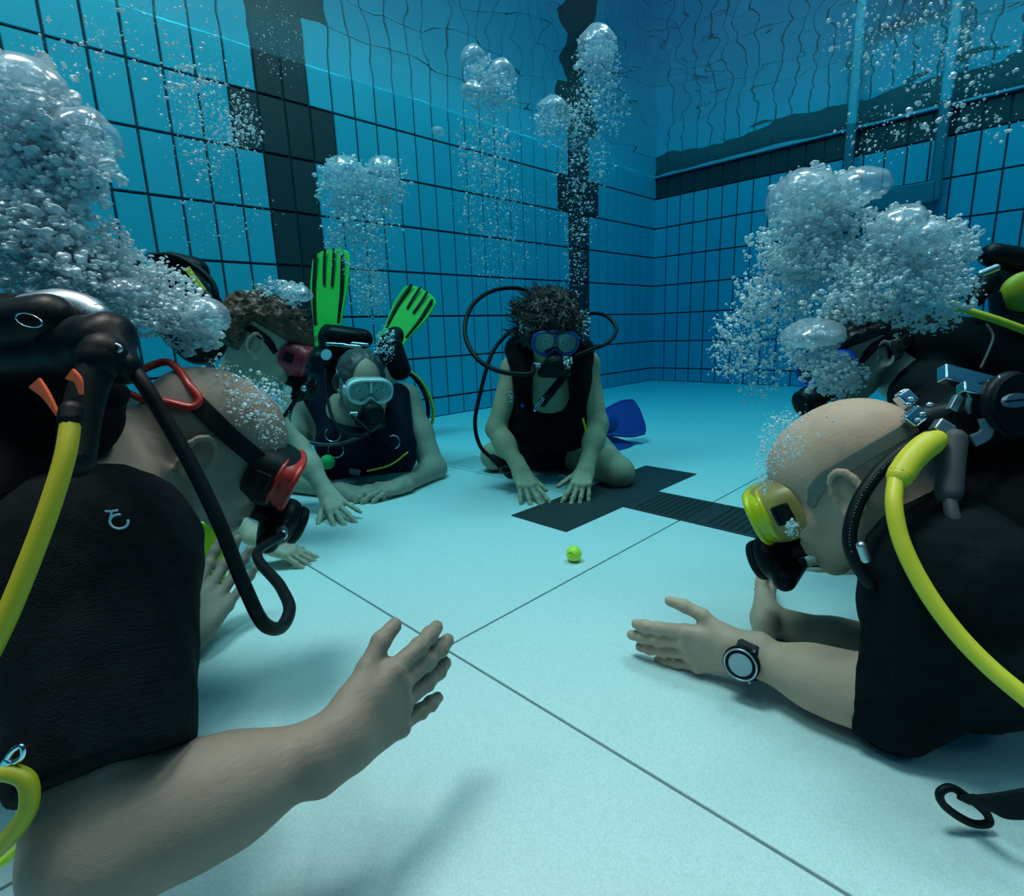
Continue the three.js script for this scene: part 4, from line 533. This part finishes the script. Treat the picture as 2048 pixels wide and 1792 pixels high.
{ // the bald diver
  const { m, neck, chest, sh, el, wr, tip } = DIVER.f;
  divingMask('clear yellow diving mask with a black buckle on the bald diver', m, { frame: G.yellowClear, skirt: G.amberSilicone, strap: G.smoke, band: 0.020, deep: 0.020, z: 0.130 });
  regulator('black regulator in the mouth of the bald diver', m, null, {});
  const v = thing('buoyancy_vest', 'black buoyancy vest on the bald diver, covering his back', 'dive vest');
  obj('vest_body', meshOf([cap(at(1890, 1010, 0.86), at(2060, 1080, 0.82), 0.07, 0.12, 0.05), cap(at(1905, 900, 0.92), at(2080, 930, 0.90), 0.085, 0.12, 0.05), cap(at(2060, 1080, 0.85), at(2600, 1200, 0.95), 0.16, 0.19, 0.05), cap(at(1850, 880, 0.98), at(1905, 830, 0.98), 0.06, 0.07, 0.04)], 0.006, speckle([0.003, 0.0045, 0.006]), (x, y, z) => 0.003 * noise(x * 30, y * 20, z * 30)), CLOTH, v);
  const f = thing('first_stage', 'chrome yoke and black first stage with hose ports behind the bald head', 'regulator valve');
  const yk = (a, b, w, h, d) => { const p = at(...a, d), q = at(...b, d), l = p.distanceTo(q); return rbox(w, l, h, Math.min(w, h) * 0.16).applyMatrix4(frame(L(p, q, 0.5), q.clone().sub(p), view(0, 0.35, 1))); };
  obj('yoke', [yk([1882, 746], [2060, 792], 0.026, 0.018, 0.80), yk([1920, 776], [2030, 800], 0.017, 0.016, 0.775), yk([1985, 762], [2080, 796], 0.012, 0.02, 0.77)], G.chrome, f);
  obj('post', [yk([1918, 792], [1902, 822], 0.012, 0.012, 0.79), yk([1950, 795], [1944, 830], 0.018, 0.012, 0.79)], G.dullChrome, f);
  obj('hand_wheel', move([new THREE.CylinderGeometry(0.044, 0.046, 0.03, 26).rotateX(Math.PI / 2), new THREE.TorusGeometry(0.038, 0.012, 8, 26)], frame(at(2025, 812, 0.77), view(0, 1, 0), view(0.1, 0.2, 1))), G.plastic, f);
  const sw = obj('wheel_screw', move([new THREE.CylinderGeometry(0.0155, 0.0155, 0.008, 24).rotateX(Math.PI / 2).scale(1, 0.62, 1).rotateZ(0.1)], frame(at(2030, 801, 0.735), view(0, 1, 0), view(0, 0, 1))), G.dullChrome, f); obj('slot', move([box(0.027, 0.0022, 0.003).rotateZ(0.1)], frame(at(2030, 801, 0.7305), view(0, 1, 0), view(0, 0, 1))), G.plastic, sw);
  obj('stage_body', meshOf([cap(at(1850, 850, 0.83), at(1960, 850, 0.81), 0.030, 0.038, 0.02), cap(at(1940, 820, 0.83), at(2060, 850, 0.82), 0.035, 0.05, 0.03), cap(at(1800, 830, 0.88), at(1850, 860, 0.86), 0.024, 0.03, 0.02)], 0.004), G.plastic, f);
  for (const [a, b] of [[[1800, 806], [1822, 790]], [[1814, 848], [1842, 822]]]) obj('hose_nut', [yk(a, b, 0.022, 0.02, 0.80), yk([a[0] + 2, a[1] - 5], [b[0] - 4, b[1] + 4], 0.026, 0.016, 0.80)], G.chrome, f);
  for (const [x, y] of [[1823, 798], [1817, 809], [1846, 828], [1836, 840], [1860, 809]]) obj('port_plug', new THREE.SphereGeometry(0.0045, 10, 8).scale(1.4, 0.8, 1).translate(...at(x, y, 0.79).toArray()), G.chrome, f);
  obj('swivel', [yk([1876, 868], [1892, 846], 0.024, 0.02, 0.775)], G.dullChrome, f);
  obj('bracket', ribbon(P([[1968, 836], [1974, 856], [1968, 870], [1945, 882]], 0.765), [0, 1, 2, 3].map(() => view(-0.2, 0, 1)), 0.017, 0.003), G.dullChrome, f);
  const y1 = thing('spare_air_hose', 'bright yellow hose with a thick end sleeve running down the bald diver', 'hose');
  obj('tube', tube(P([[1792, 955, 0.735], [1788, 1010, 0.715], [1802, 1080, 0.70], [1845, 1170, 0.68], [1910, 1262, 0.655], [1980, 1335, 0.63], [2070, 1410, 0.60]]), 0.0102, 90, 14), G.yellowHose, y1); obj('end_sleeve', tube(P([[1872, 880], [1850, 893], [1822, 920], [1800, 952]], 0.755, 0.735), 0.0175, 30, 14, false, (t) => t < 0.15 ? 0.8 + t * 1.3 : 1.0 - 0.05 * t), G.yellowHose, y1);
  const y2 = thing('low_pressure_hose', 'grey hose running beside the yellow hose on the bald diver', 'hose');
  obj('tube', tube(P([[1898, 985], [1905, 1030], [1935, 1100], [1975, 1165], [2020, 1220], [2080, 1280]], 0.745, 0.67), 0.0088, 70, 12), G.greyHose, y2); obj('end_sleeve', tube(P([[1908, 880], [1902, 930], [1898, 985]], 0.765, 0.745), 0.0165, 20, 12), G.greyHose, y2);
  const y3 = thing('inflator_hose', 'black printed hose curving past the cheek of the bald diver', 'hose');
  const hp = P([[1852, 872, 0.80], [1800, 905, 0.775], [1748, 955, 0.765], [1712, 1015, 0.76], [1699, 1080, 0.755], [1712, 1125, 0.75], [1740, 1165, 0.75]]), ht = obj('tube', tube(hp, 0.0092, 90, 12), G.rubber, y3);
  { const cu = new THREE.CatmullRomCurve3(hp), pr = []; for (let i = 0; i < 46; i++) { const u = 0.14 + 0.70 * i / 46; if (i % 9 === 8) continue; const p = cu.getPointAt(u), d = cu.getTangentAt(u), o = EYE.clone().sub(p).addScaledVector(d, -EYE.clone().sub(p).dot(d)).normalize(); pr.push(box(0.0026 * rr(0.5, 1), 0.0021 * rr(0.6, 1.1), 0.0008).applyMatrix4(frame(p.clone().addScaledVector(o, 0.0094), d, o))); } obj('print', pr, std(C(0.10, 0.11, 0.12), 0.6), ht); }
  obj('end_fitting', tube(P([[1722, 1092], [1731, 1118]], 0.735), 0.0065, 6, 10), G.dullChrome, y3);
  const st = thing('strap_loop', 'black webbing strap with an oval ring hanging over the floor at the lower right', 'strap');
  obj('ring', tube(P([[1880, 1585], [1900, 1575], [1935, 1595], [1975, 1630], [1978, 1645], [1950, 1648], [1905, 1625], [1882, 1602]], 0.66), 0.0048, 70, 8, true), G.rubber, st); obj('webbing', ribbon(P([[1928, 1598], [1960, 1605], [2000, 1612], [2080, 1605]], 0.66, 0.60), [0, 1, 2, 3].map(() => view(0, 0.2, 1)), (u) => 0.018 + 0.014 * u, 0.006), G.webbing, st);
  // wrist watch
  const w = thing('wrist_watch', 'black wrist watch with a pale round screen on the arm of the bald diver', 'watch'), ax = el.clone().sub(wr).normalize(), wc = L(wr, el, 0.085), out = EYE.clone().sub(wc); out.addScaledVector(ax, -out.dot(ax)).normalize(); const side = V(0, 0, 0).crossVectors(ax, out).normalize();
  const face = out.clone().addScaledVector(view(0, -1, 0), 0.42).addScaledVector(view(-1, 0, 0), 0.2).normalize(), ring = [], rn = []; for (let i = 0; i <= 28; i++) { const a = i / 28 * Math.PI * 2, n = out.clone().multiplyScalar(Math.cos(a)).addScaledVector(side, Math.sin(a)); ring.push(wc.clone().addScaledVector(n, 0.0355)); rn.push(n); }
  obj('strap', ribbon(ring, rn, 0.034, 0.004, 72), G.rubber, w);
  const wm = frame(wc.clone().addScaledVector(face, 0.036), ax, face), disc = (r0, r1, z0, z1) => new THREE.LatheGeometry([[r0, z0], [r1, z0], [r1 * 1.02, (z0 + z1) / 2], [r1 * 0.97, z1], [r0, z1]].map(([x, y]) => new THREE.Vector2(Math.max(x, 0.00001), y)), 40).rotateX(Math.PI / 2);
  obj('case', move([disc(0, 0.0285, 0.010, -0.004)], wm), G.plastic, w); obj('bezel', move([new THREE.TorusGeometry(0.0255, 0.0018, 8, 40).translate(0, 0, 0.0100)], wm), G.dullChrome, w); obj('screen', move([disc(0, 0.0185, 0.0118, 0.007)], wm), G.screen, w);
  for (const a of [0.5, -0.6, 2.6]) obj('button', move([new THREE.CylinderGeometry(0.0025, 0.0025, 0.006, 8).rotateZ(Math.PI / 2).translate(0.030, 0, 0.002).rotateZ(a)], wm), G.dullChrome, w);
}
{ // golf ball
  const b = thing('golf_ball', 'small neon yellow ball with black print lying on the white floor', 'ball'), R = 0.0213, g = new THREE.SphereGeometry(R, 120, 80), p = g.attributes.position, dir = [];
  for (let i = 0; i < 220; i++) { const y = 1 - 2 * (i + 0.5) / 220, a = i * 2.399963; dir.push(V(Math.sqrt(1 - y * y) * Math.cos(a), y, Math.sqrt(1 - y * y) * Math.sin(a))); }
  const q = V(0, 0, 0); for (let i = 0; i < p.count; i++) { q.fromBufferAttribute(p, i).normalize(); let best = -1; for (const d of dir) { const c = d.dot(q); if (c > best) best = c; } const a = Math.acos(Math.min(1, best)) / 0.105; q.multiplyScalar(R - (a < 1 ? 0.0006 * (1 - a * a) : 0)); p.setXYZ(i, q.x, q.y, q.z); } g.computeVertexNormals();
  const c = ground(1148, 1122); b.position.set(c.x, R, c.z);
  obj('shell', g, std(C(0.78, 0.95, 0.06), 0.35), b);
  const look = EYE.clone().sub(b.position).normalize(), mk = []; for (const [x, y, w, h] of [[-0.011, 0.001, 0.007, 0.0012], [-0.0035, -0.0015, 0.006, 0.0011], [-0.0095, 0.0045, 0.003, 0.0012], [-0.006, 0.0035, 0.002, 0.0016], [-0.011, -0.0075, 0.002, 0.0014]]) { const z = Math.sqrt(R * R - x * x - y * y), n = V(x, y, z).applyMatrix4(new THREE.Matrix4().lookAt(look, V(0, 0, 0), V(0, 1, 0))); mk.push(box(w, h, 0.0008).rotateZ(-0.3).applyMatrix4(frame(n.clone(), V(0, 1, 0), n))); }
  obj('print', mk, G.plastic, b);
}
// ---------------------------------------------------------------- black T of the lane, grilles, ladder
{
  const gp = (x, y) => toPool(ground(x, y)), mean = (...a) => a.reduce((s, v) => s + v, 0) / a.length;
  const A = gp(1010, 1028), B = gp(1303, 934), C1 = gp(1117, 1060), D = gp(1408, 951), E = gp(1330, 986), F = gp(1245, 1014), E2 = gp(1570, 1035), F2 = gp(1560, 1088);
  const z0 = mean(A.z, B.z), z1 = mean(C1.z, D.z), x0 = mean(A.x, C1.x), x1 = mean(B.x, D.x), sx0 = mean(F.x, F2.x), sx1 = mean(E.x, E2.x), end = 3.2;
  const plate = (name, xa, xb, za, zb, m, h = 0.003) => obj(name, uvMetres(rbox(xb - xa, h, zb - za, 0.0012, (xa + xb) / 2, h / 2, (za + zb) / 2)), m, floor);
  plate('cross_bar', x0, x1, z0, z1, M.floorBlack);
  const grille = (name, xa, xb, za, zb, m, slot, rows, cols, along) => { const g = plate(name, xa, xb, za, zb, m), s = []; for (let i = 0; i < rows; i++) for (let j = 0; j < cols; j++) { const w = (xb - xa) * 0.86 / rows, l = (zb - za) * 0.80 / cols; s.push(box(along ? w * 0.42 : w * 0.8, 0.0016, along ? l * 0.8 : l * 0.42, xa + (xb - xa) * 0.07 + w * (i + 0.5), 0.0030, za + (zb - za) * 0.10 + l * (j + 0.5))); } const o = obj('slots', s, slot, g); o.userData.kind = 'stuff'; };
  let z = z1; const len = 0.262; for (let k = 0; z < end; k++, z += len) grille('stem_plate', sx0, sx1, z + 0.0015, z + len - 0.0015, M.floorBlack, M.floorSlot, 8, 9, false);
  const w0 = gp(905, 925), w1 = gp(1085, 985); for (let k = 0; k < 3; k++) grille('inlet_plate', sx0, sx1, z0 - 0.02 - (k + 1) * len, z0 - 0.02 - k * len - 0.003, M.floorGrille, M.joint, 8, 9, false);
}
{ // ladder on the right wall
  const hit = (px, py, off) => { const p = toPool(EYE), d = toPool(at(px, py, 1)).sub(p); return p.addScaledVector(d, (WALL_R - off - p.x) / d.x); };
  const t = thing('pool_ladder', 'blue grey ladder with wide steps hanging on the right wall', 'ladder', null, [0, 0, 0], POOL_TURN);
  const a = hit(1880, 300, 0.16), b = hit(1712, 150, 0.16), low = hit(1862, 405, 0.16).y;
  for (const q of [a, b]) obj('rail', [rbox(0.05, WATER + 0.9 - low, 0.075, 0.02, WALL_R - 0.16, (WATER + 0.9 + low) / 2, q.z), rbox(0.16, 0.05, 0.05, 0.015, WALL_R - 0.08, low + 0.06, q.z)], M.steel, t);
  for (const y of [low + 0.07]) obj('step', rbox(0.13, 0.16, Math.abs(a.z - b.z), 0.012, WALL_R - 0.14, y, (a.z + b.z) / 2), M.steel, t);
}
// ---------------------------------------------------------------- breath: plumes of bubbles and the big domed ones
const AIR = new THREE.MeshPhysicalMaterial({ color: C(0.86, 0.96, 1.0), roughness: 0.19, transmission: 0.46, thickness: 0, ior: 2.1, specularIntensity: 1 });
function blobShape(k, n, amp) { const g = new THREE.IcosahedronGeometry(1, n), p = g.attributes.position, q = V(0, 0, 0); for (let i = 0; i < p.count; i++) { q.fromBufferAttribute(p, i); const r = 1 + amp * noise(q.x * 1.6 + k * 7, q.y * 1.6, q.z * 1.6) + amp * 0.45 * noise(q.x * 4 + k, q.y * 4, q.z * 4); p.setXYZ(i, q.x * r, q.y * r, q.z * r); } g.computeVertexNormals(); return smooth(g); }
function smooth(g) { const key = (i) => [0, 1, 2].map((c) => Math.round(g.attributes.position.array[i * 3 + c] * 1e4)).join(), sum = {}, n = g.attributes.normal; for (let i = 0; i < n.count; i++) { const s = (sum[key(i)] ??= V(0, 0, 0)); s.x += n.getX(i); s.y += n.getY(i); s.z += n.getZ(i); } for (let i = 0; i < n.count; i++) { const s = sum[key(i)].clone().normalize(); n.setXYZ(i, s.x, s.y, s.z); } return g; }
const BLOBS = [0, 1, 2].map((k) => blobShape(k, 3, 0.42));
// clouds: [px, py, half width, half height (pixels), depth, number, smallest, largest (metres), share of thickness]
function plume(label, clouds, shape = 0, tilt = 0) {
  clouds = clouds.map(([a, b, c, e, f, n, s0, s1, th]) => [a, b, c, e, f, Math.round(n * 1.8), s0 * 0.75, s1 * 0.74, th]);
  const total = clouds.reduce((s, c) => s + c[5], 0), o = new THREE.InstancedMesh(BLOBS[shape], AIR, total), d = new THREE.Object3D(); o.name = numbered('bubble_plume'); let i = 0;
  for (const [px, py, hw, hh, dep, n, s0, s1, th = 0.8] of clouds) for (let k = 0; k < n; k++) {
    let a, b, c; do { a = rr(-1, 1); b = rr(-1, 1); c = rr(-1, 1); } while (a * a + b * b + c * c > 1);
    const f = 0.55 + 0.45 * Math.sqrt(rnd());
    d.position.copy(at(px + a * hw * f * 1.25, py + b * hh * f * 1.25, dep + c * hw / FOCAL * dep * th));
    const s = s0 * Math.pow(s1 / s0, Math.pow(rnd(), 2.2));
    d.rotation.set(rr(-0.6, 0.6), rr(0, 6.28), tilt + rr(-0.6, 0.6)); d.scale.set(s * rr(0.8, 1.3), s * rr(0.55, 0.95), s * rr(0.8, 1.3)); d.updateMatrix(); o.setMatrixAt(i++, d.matrix);
  }
  o.castShadow = true; scene.add(o); return tag(o, label, 'bubbles', null, 'stuff');
}
plume('dense white bubble plume rising past the left edge above the shaved diver', [
  [40, 250, 120, 130, 0.85, 700, 0.003, 0.016], [130, 330, 100, 90, 0.85, 520, 0.003, 0.014], [60, 450, 110, 90, 0.84, 620, 0.003, 0.014], [110, 540, 140, 70, 0.86, 760, 0.0025, 0.011], [250, 560, 90, 60, 0.90, 420, 0.0022, 0.009], [290, 620, 120, 50, 0.90, 560, 0.0022, 0.009], [385, 650, 60, 55, 0.92, 360, 0.002, 0.009], [210, 500, 60, 60, 0.88, 240, 0.002, 0.010], [330, 580, 60, 60, 0.92, 200, 0.002, 0.008]], 0);
plume('thin scatter of small bubbles over the forehead of the shaved diver', [[500, 800, 60, 50, 0.86, 170, 0.0012, 0.0045], [540, 860, 30, 40, 0.86, 60, 0.001, 0.003], [440, 750, 40, 40, 0.88, 50, 0.001, 0.004]], 1);
plume('loose drifting bubbles in front of the black lane stripe at the left', [[420, 250, 90, 120, 1.5, 330, 0.0015, 0.0075], [480, 260, 40, 60, 1.5, 170, 0.0015, 0.006], [380, 160, 60, 60, 1.4, 110, 0.0015, 0.009], [440, 420, 110, 80, 1.6, 120, 0.0012, 0.0055], [300, 80, 170, 90, 1.1, 120, 0.0012, 0.006], [560, 90, 60, 90, 1.6, 110, 0.001, 0.004], [120, 110, 120, 80, 0.9, 50, 0.001, 0.005]], 1);
plume('bright bubbles resting on the hair of the boy diver', [[550, 578, 55, 20, 1.5, 90, 0.002, 0.011], [585, 590, 30, 22, 1.5, 50, 0.002, 0.010], [430, 640, 22, 40, 1.5, 60, 0.002, 0.008]], 2);
plume('bubbles bursting from the regulator of the brown haired boy', [[545, 800, 35, 40, 1.45, 110, 0.0015, 0.007], [510, 770, 40, 30, 1.4, 70, 0.0015, 0.006]], 2);
plume('white bubble plume rising between the two green flippers', [[690, 375, 55, 60, 2.2, 460, 0.0025, 0.014], [765, 375, 50, 60, 2.2, 420, 0.0025, 0.013], [725, 440, 75, 50, 2.2, 460, 0.002, 0.011], [720, 500, 60, 50, 2.2, 240, 0.002, 0.009], [738, 575, 38, 60, 2.2, 380, 0.002, 0.009], [770, 690, 22, 35, 2.1, 130, 0.0018, 0.008], [668, 480, 20, 25, 2.2, 60, 0.002, 0.010]], 0);
plume('tall bubble plume rising left of the kneeling diver', [[965, 165, 38, 50, 2.1, 160, 0.003, 0.014], [1000, 180, 32, 45, 2.1, 110, 0.003, 0.012], [970, 290, 62, 70, 2.1, 320, 0.002, 0.010], [985, 400, 75, 80, 2.1, 330, 0.0016, 0.007], [1000, 510, 65, 60, 2.1, 220, 0.0012, 0.0045], [1000, 480, 90, 110, 2.1, 130, 0.001, 0.003]], 1);
plume('tall bubble plume rising right of the kneeling diver along the narrow stripe', [[1195, 120, 45, 60, 2.1, 300, 0.003, 0.014], [1190, 210, 65, 70, 2.1, 380, 0.002, 0.010], [1120, 250, 55, 50, 2.1, 260, 0.002, 0.010], [1165, 330, 55, 60, 2.1, 280, 0.0018, 0.008], [1155, 430, 35, 70, 2.1, 190, 0.0016, 0.007], [1150, 530, 25, 60, 2.1, 120, 0.0014, 0.006], [1100, 400, 60, 80, 2.1, 120, 0.001, 0.004]], 2);
plume('small bubbles caught around the hair and mask of the kneeling diver', [[1165, 650, 16, 35, 1.95, 110, 0.0012, 0.006], [1050, 650, 14, 25, 1.95, 70, 0.0012, 0.006], [1110, 610, 55, 35, 1.90, 90, 0.0008, 0.0025], [1135, 725, 10, 14, 1.85, 40, 0.001, 0.006]], 1);
plume('huge white bubble plume swirling over the two divers at the right', [
  [1640, 410, 90, 70, 1.2, 560, 0.0025, 0.015], [1600, 500, 100, 60, 1.2, 620, 0.0022, 0.011], [1680, 530, 110, 60, 1.2, 600, 0.0022, 0.011], [1560, 590, 90, 60, 1.2, 480, 0.002, 0.009], [1490, 660, 65, 50, 1.2, 260, 0.0016, 0.007], [1460, 720, 45, 40, 1.2, 130, 0.0014, 0.006], [1520, 740, 60, 60, 1.2, 180, 0.0016, 0.007], [1620, 690, 60, 50, 1.15, 420, 0.002, 0.009], [1670, 750, 60, 45, 1.12, 420, 0.002, 0.009], [1850, 490, 110, 60, 1.1, 660, 0.0022, 0.012], [1800, 560, 130, 50, 1.1, 620, 0.002, 0.010], [1880, 580, 80, 50, 1.05, 300, 0.002, 0.009], [1720, 610, 100, 35, 1.12, 420, 0.002, 0.009], [1840, 640, 80, 30, 1.1, 160, 0.0018, 0.007], [1800, 450, 80, 40, 1.1, 260, 0.0025, 0.012]], 0, 0.4);
plume('tiny bubbles clinging to the bald forehead at the right', [[1565, 880, 45, 55, 0.80, 260, 0.0008, 0.003], [1530, 940, 22, 50, 0.80, 110, 0.0008, 0.003], [1610, 840, 60, 30, 0.82, 60, 0.0008, 0.003], [1585, 1058, 14, 18, 0.82, 60, 0.001, 0.004]], 1);
plume('streaks of small bubbles drifting in the upper right corner', [[1850, 90, 190, 100, 1.0, 330, 0.0012, 0.0055], [1760, 270, 90, 60, 1.1, 90, 0.001, 0.0045], [1930, 230, 110, 70, 1.0, 70, 0.0015, 0.007]], 2, 0.6);
// the domes at the head of each plume
const DOMES = [0, 1, 2].map((k) => { const g = new THREE.IcosahedronGeometry(1, 14), p = g.attributes.position, q = V(0, 0, 0); for (let i = 0; i < p.count; i++) { q.fromBufferAttribute(p, i); let r = 1 + 0.10 * noise(q.x * 1.5 + 9 * k, q.y * 1.5, q.z * 1.5); const low = Math.max(0, -q.y + 0.1); r += low * (0.30 * noise(q.x * 4 + k, q.y * 4, q.z * 4) + 0.16 * noise(q.x * 11, q.y * 11 + k, q.z * 11)); const fl = q.y < 0 ? 0.55 : 1; p.setXYZ(i, q.x * r, q.y * r * fl, q.z * r); } g.computeVertexNormals(); return smooth(g); });
const DOME_AIR = AIR.clone(); DOME_AIR.transmission = 0.82; DOME_AIR.roughness = 0.13;
for (const [px, py, rx, ry, d, turn, label] of [
  [55, 215, 85, 95, 0.82, 0.5, 'largest domed air bubble at the left edge'], [175, 280, 58, 60, 0.82, 0.4, 'domed air bubble right of the largest one at the left edge'], [415, 640, 42, 45, 0.88, 0.2, 'rounded air bubble beside the hair of the boy diver'], [255, 590, 42, 34, 0.84, 0.2, 'silvery air bubble right of the silver tank valve'],
  [688, 352, 38, 38, 2.15, 0, 'left of the two domed bubbles above the green flippers'], [766, 350, 34, 36, 2.15, 0, 'right of the two domed bubbles above the green flippers'], [590, 588, 34, 22, 1.46, -0.4, 'shiny long bubble on the hair of the boy diver'],
  [946, 122, 26, 28, 2.05, 0.2, 'topmost dome of the plume left of the kneeling diver'], [1003, 152, 28, 30, 2.05, -0.2, 'second dome of the plume left of the kneeling diver'], [944, 186, 24, 22, 2.05, 0.4, 'lowest dome of the plume left of the kneeling diver'], [877, 264, 14, 9, 2.05, 0.3, 'single flat bubble drifting alone beside the lane lines'],
  [1194, 95, 40, 38, 2.05, 0, 'topmost dome of the plume along the narrow black stripe'], [1106, 222, 32, 26, 2.05, 0.3, 'side dome of the plume along the narrow black stripe'],
  [1605, 400, 66, 58, 1.12, 0.5, 'biggest domed bubble of the plume at the right'], [1712, 385, 62, 44, 1.12, 0.3, 'domed bubble right of the biggest one at the right'], [1800, 455, 50, 42, 1.02, 0.6, 'glassy bubble above the yellow spare regulator'], [1855, 480, 46, 38, 1.0, 0.5, 'glassy bubble nearest the yellow spare regulator'], [1625, 672, 60, 34, 1.08, 0.3, 'flattened dome in front of the blue mask at the right'],
]) { const o = obj('air_bubble', DOMES[(px + py) % 3], DOME_AIR); o.position.copy(at(px, py, d)); const s = d / FOCAL; o.scale.set(rx * s, ry * s, rx * s); o.rotation.set(0, px, -turn * 0.6 * (px < 1024 ? -1 : 1)); tag(o, label, 'bubble', 'large domed air bubbles'); }
scene.updateMatrixWorld(true);
renderer.render(scene, camera);
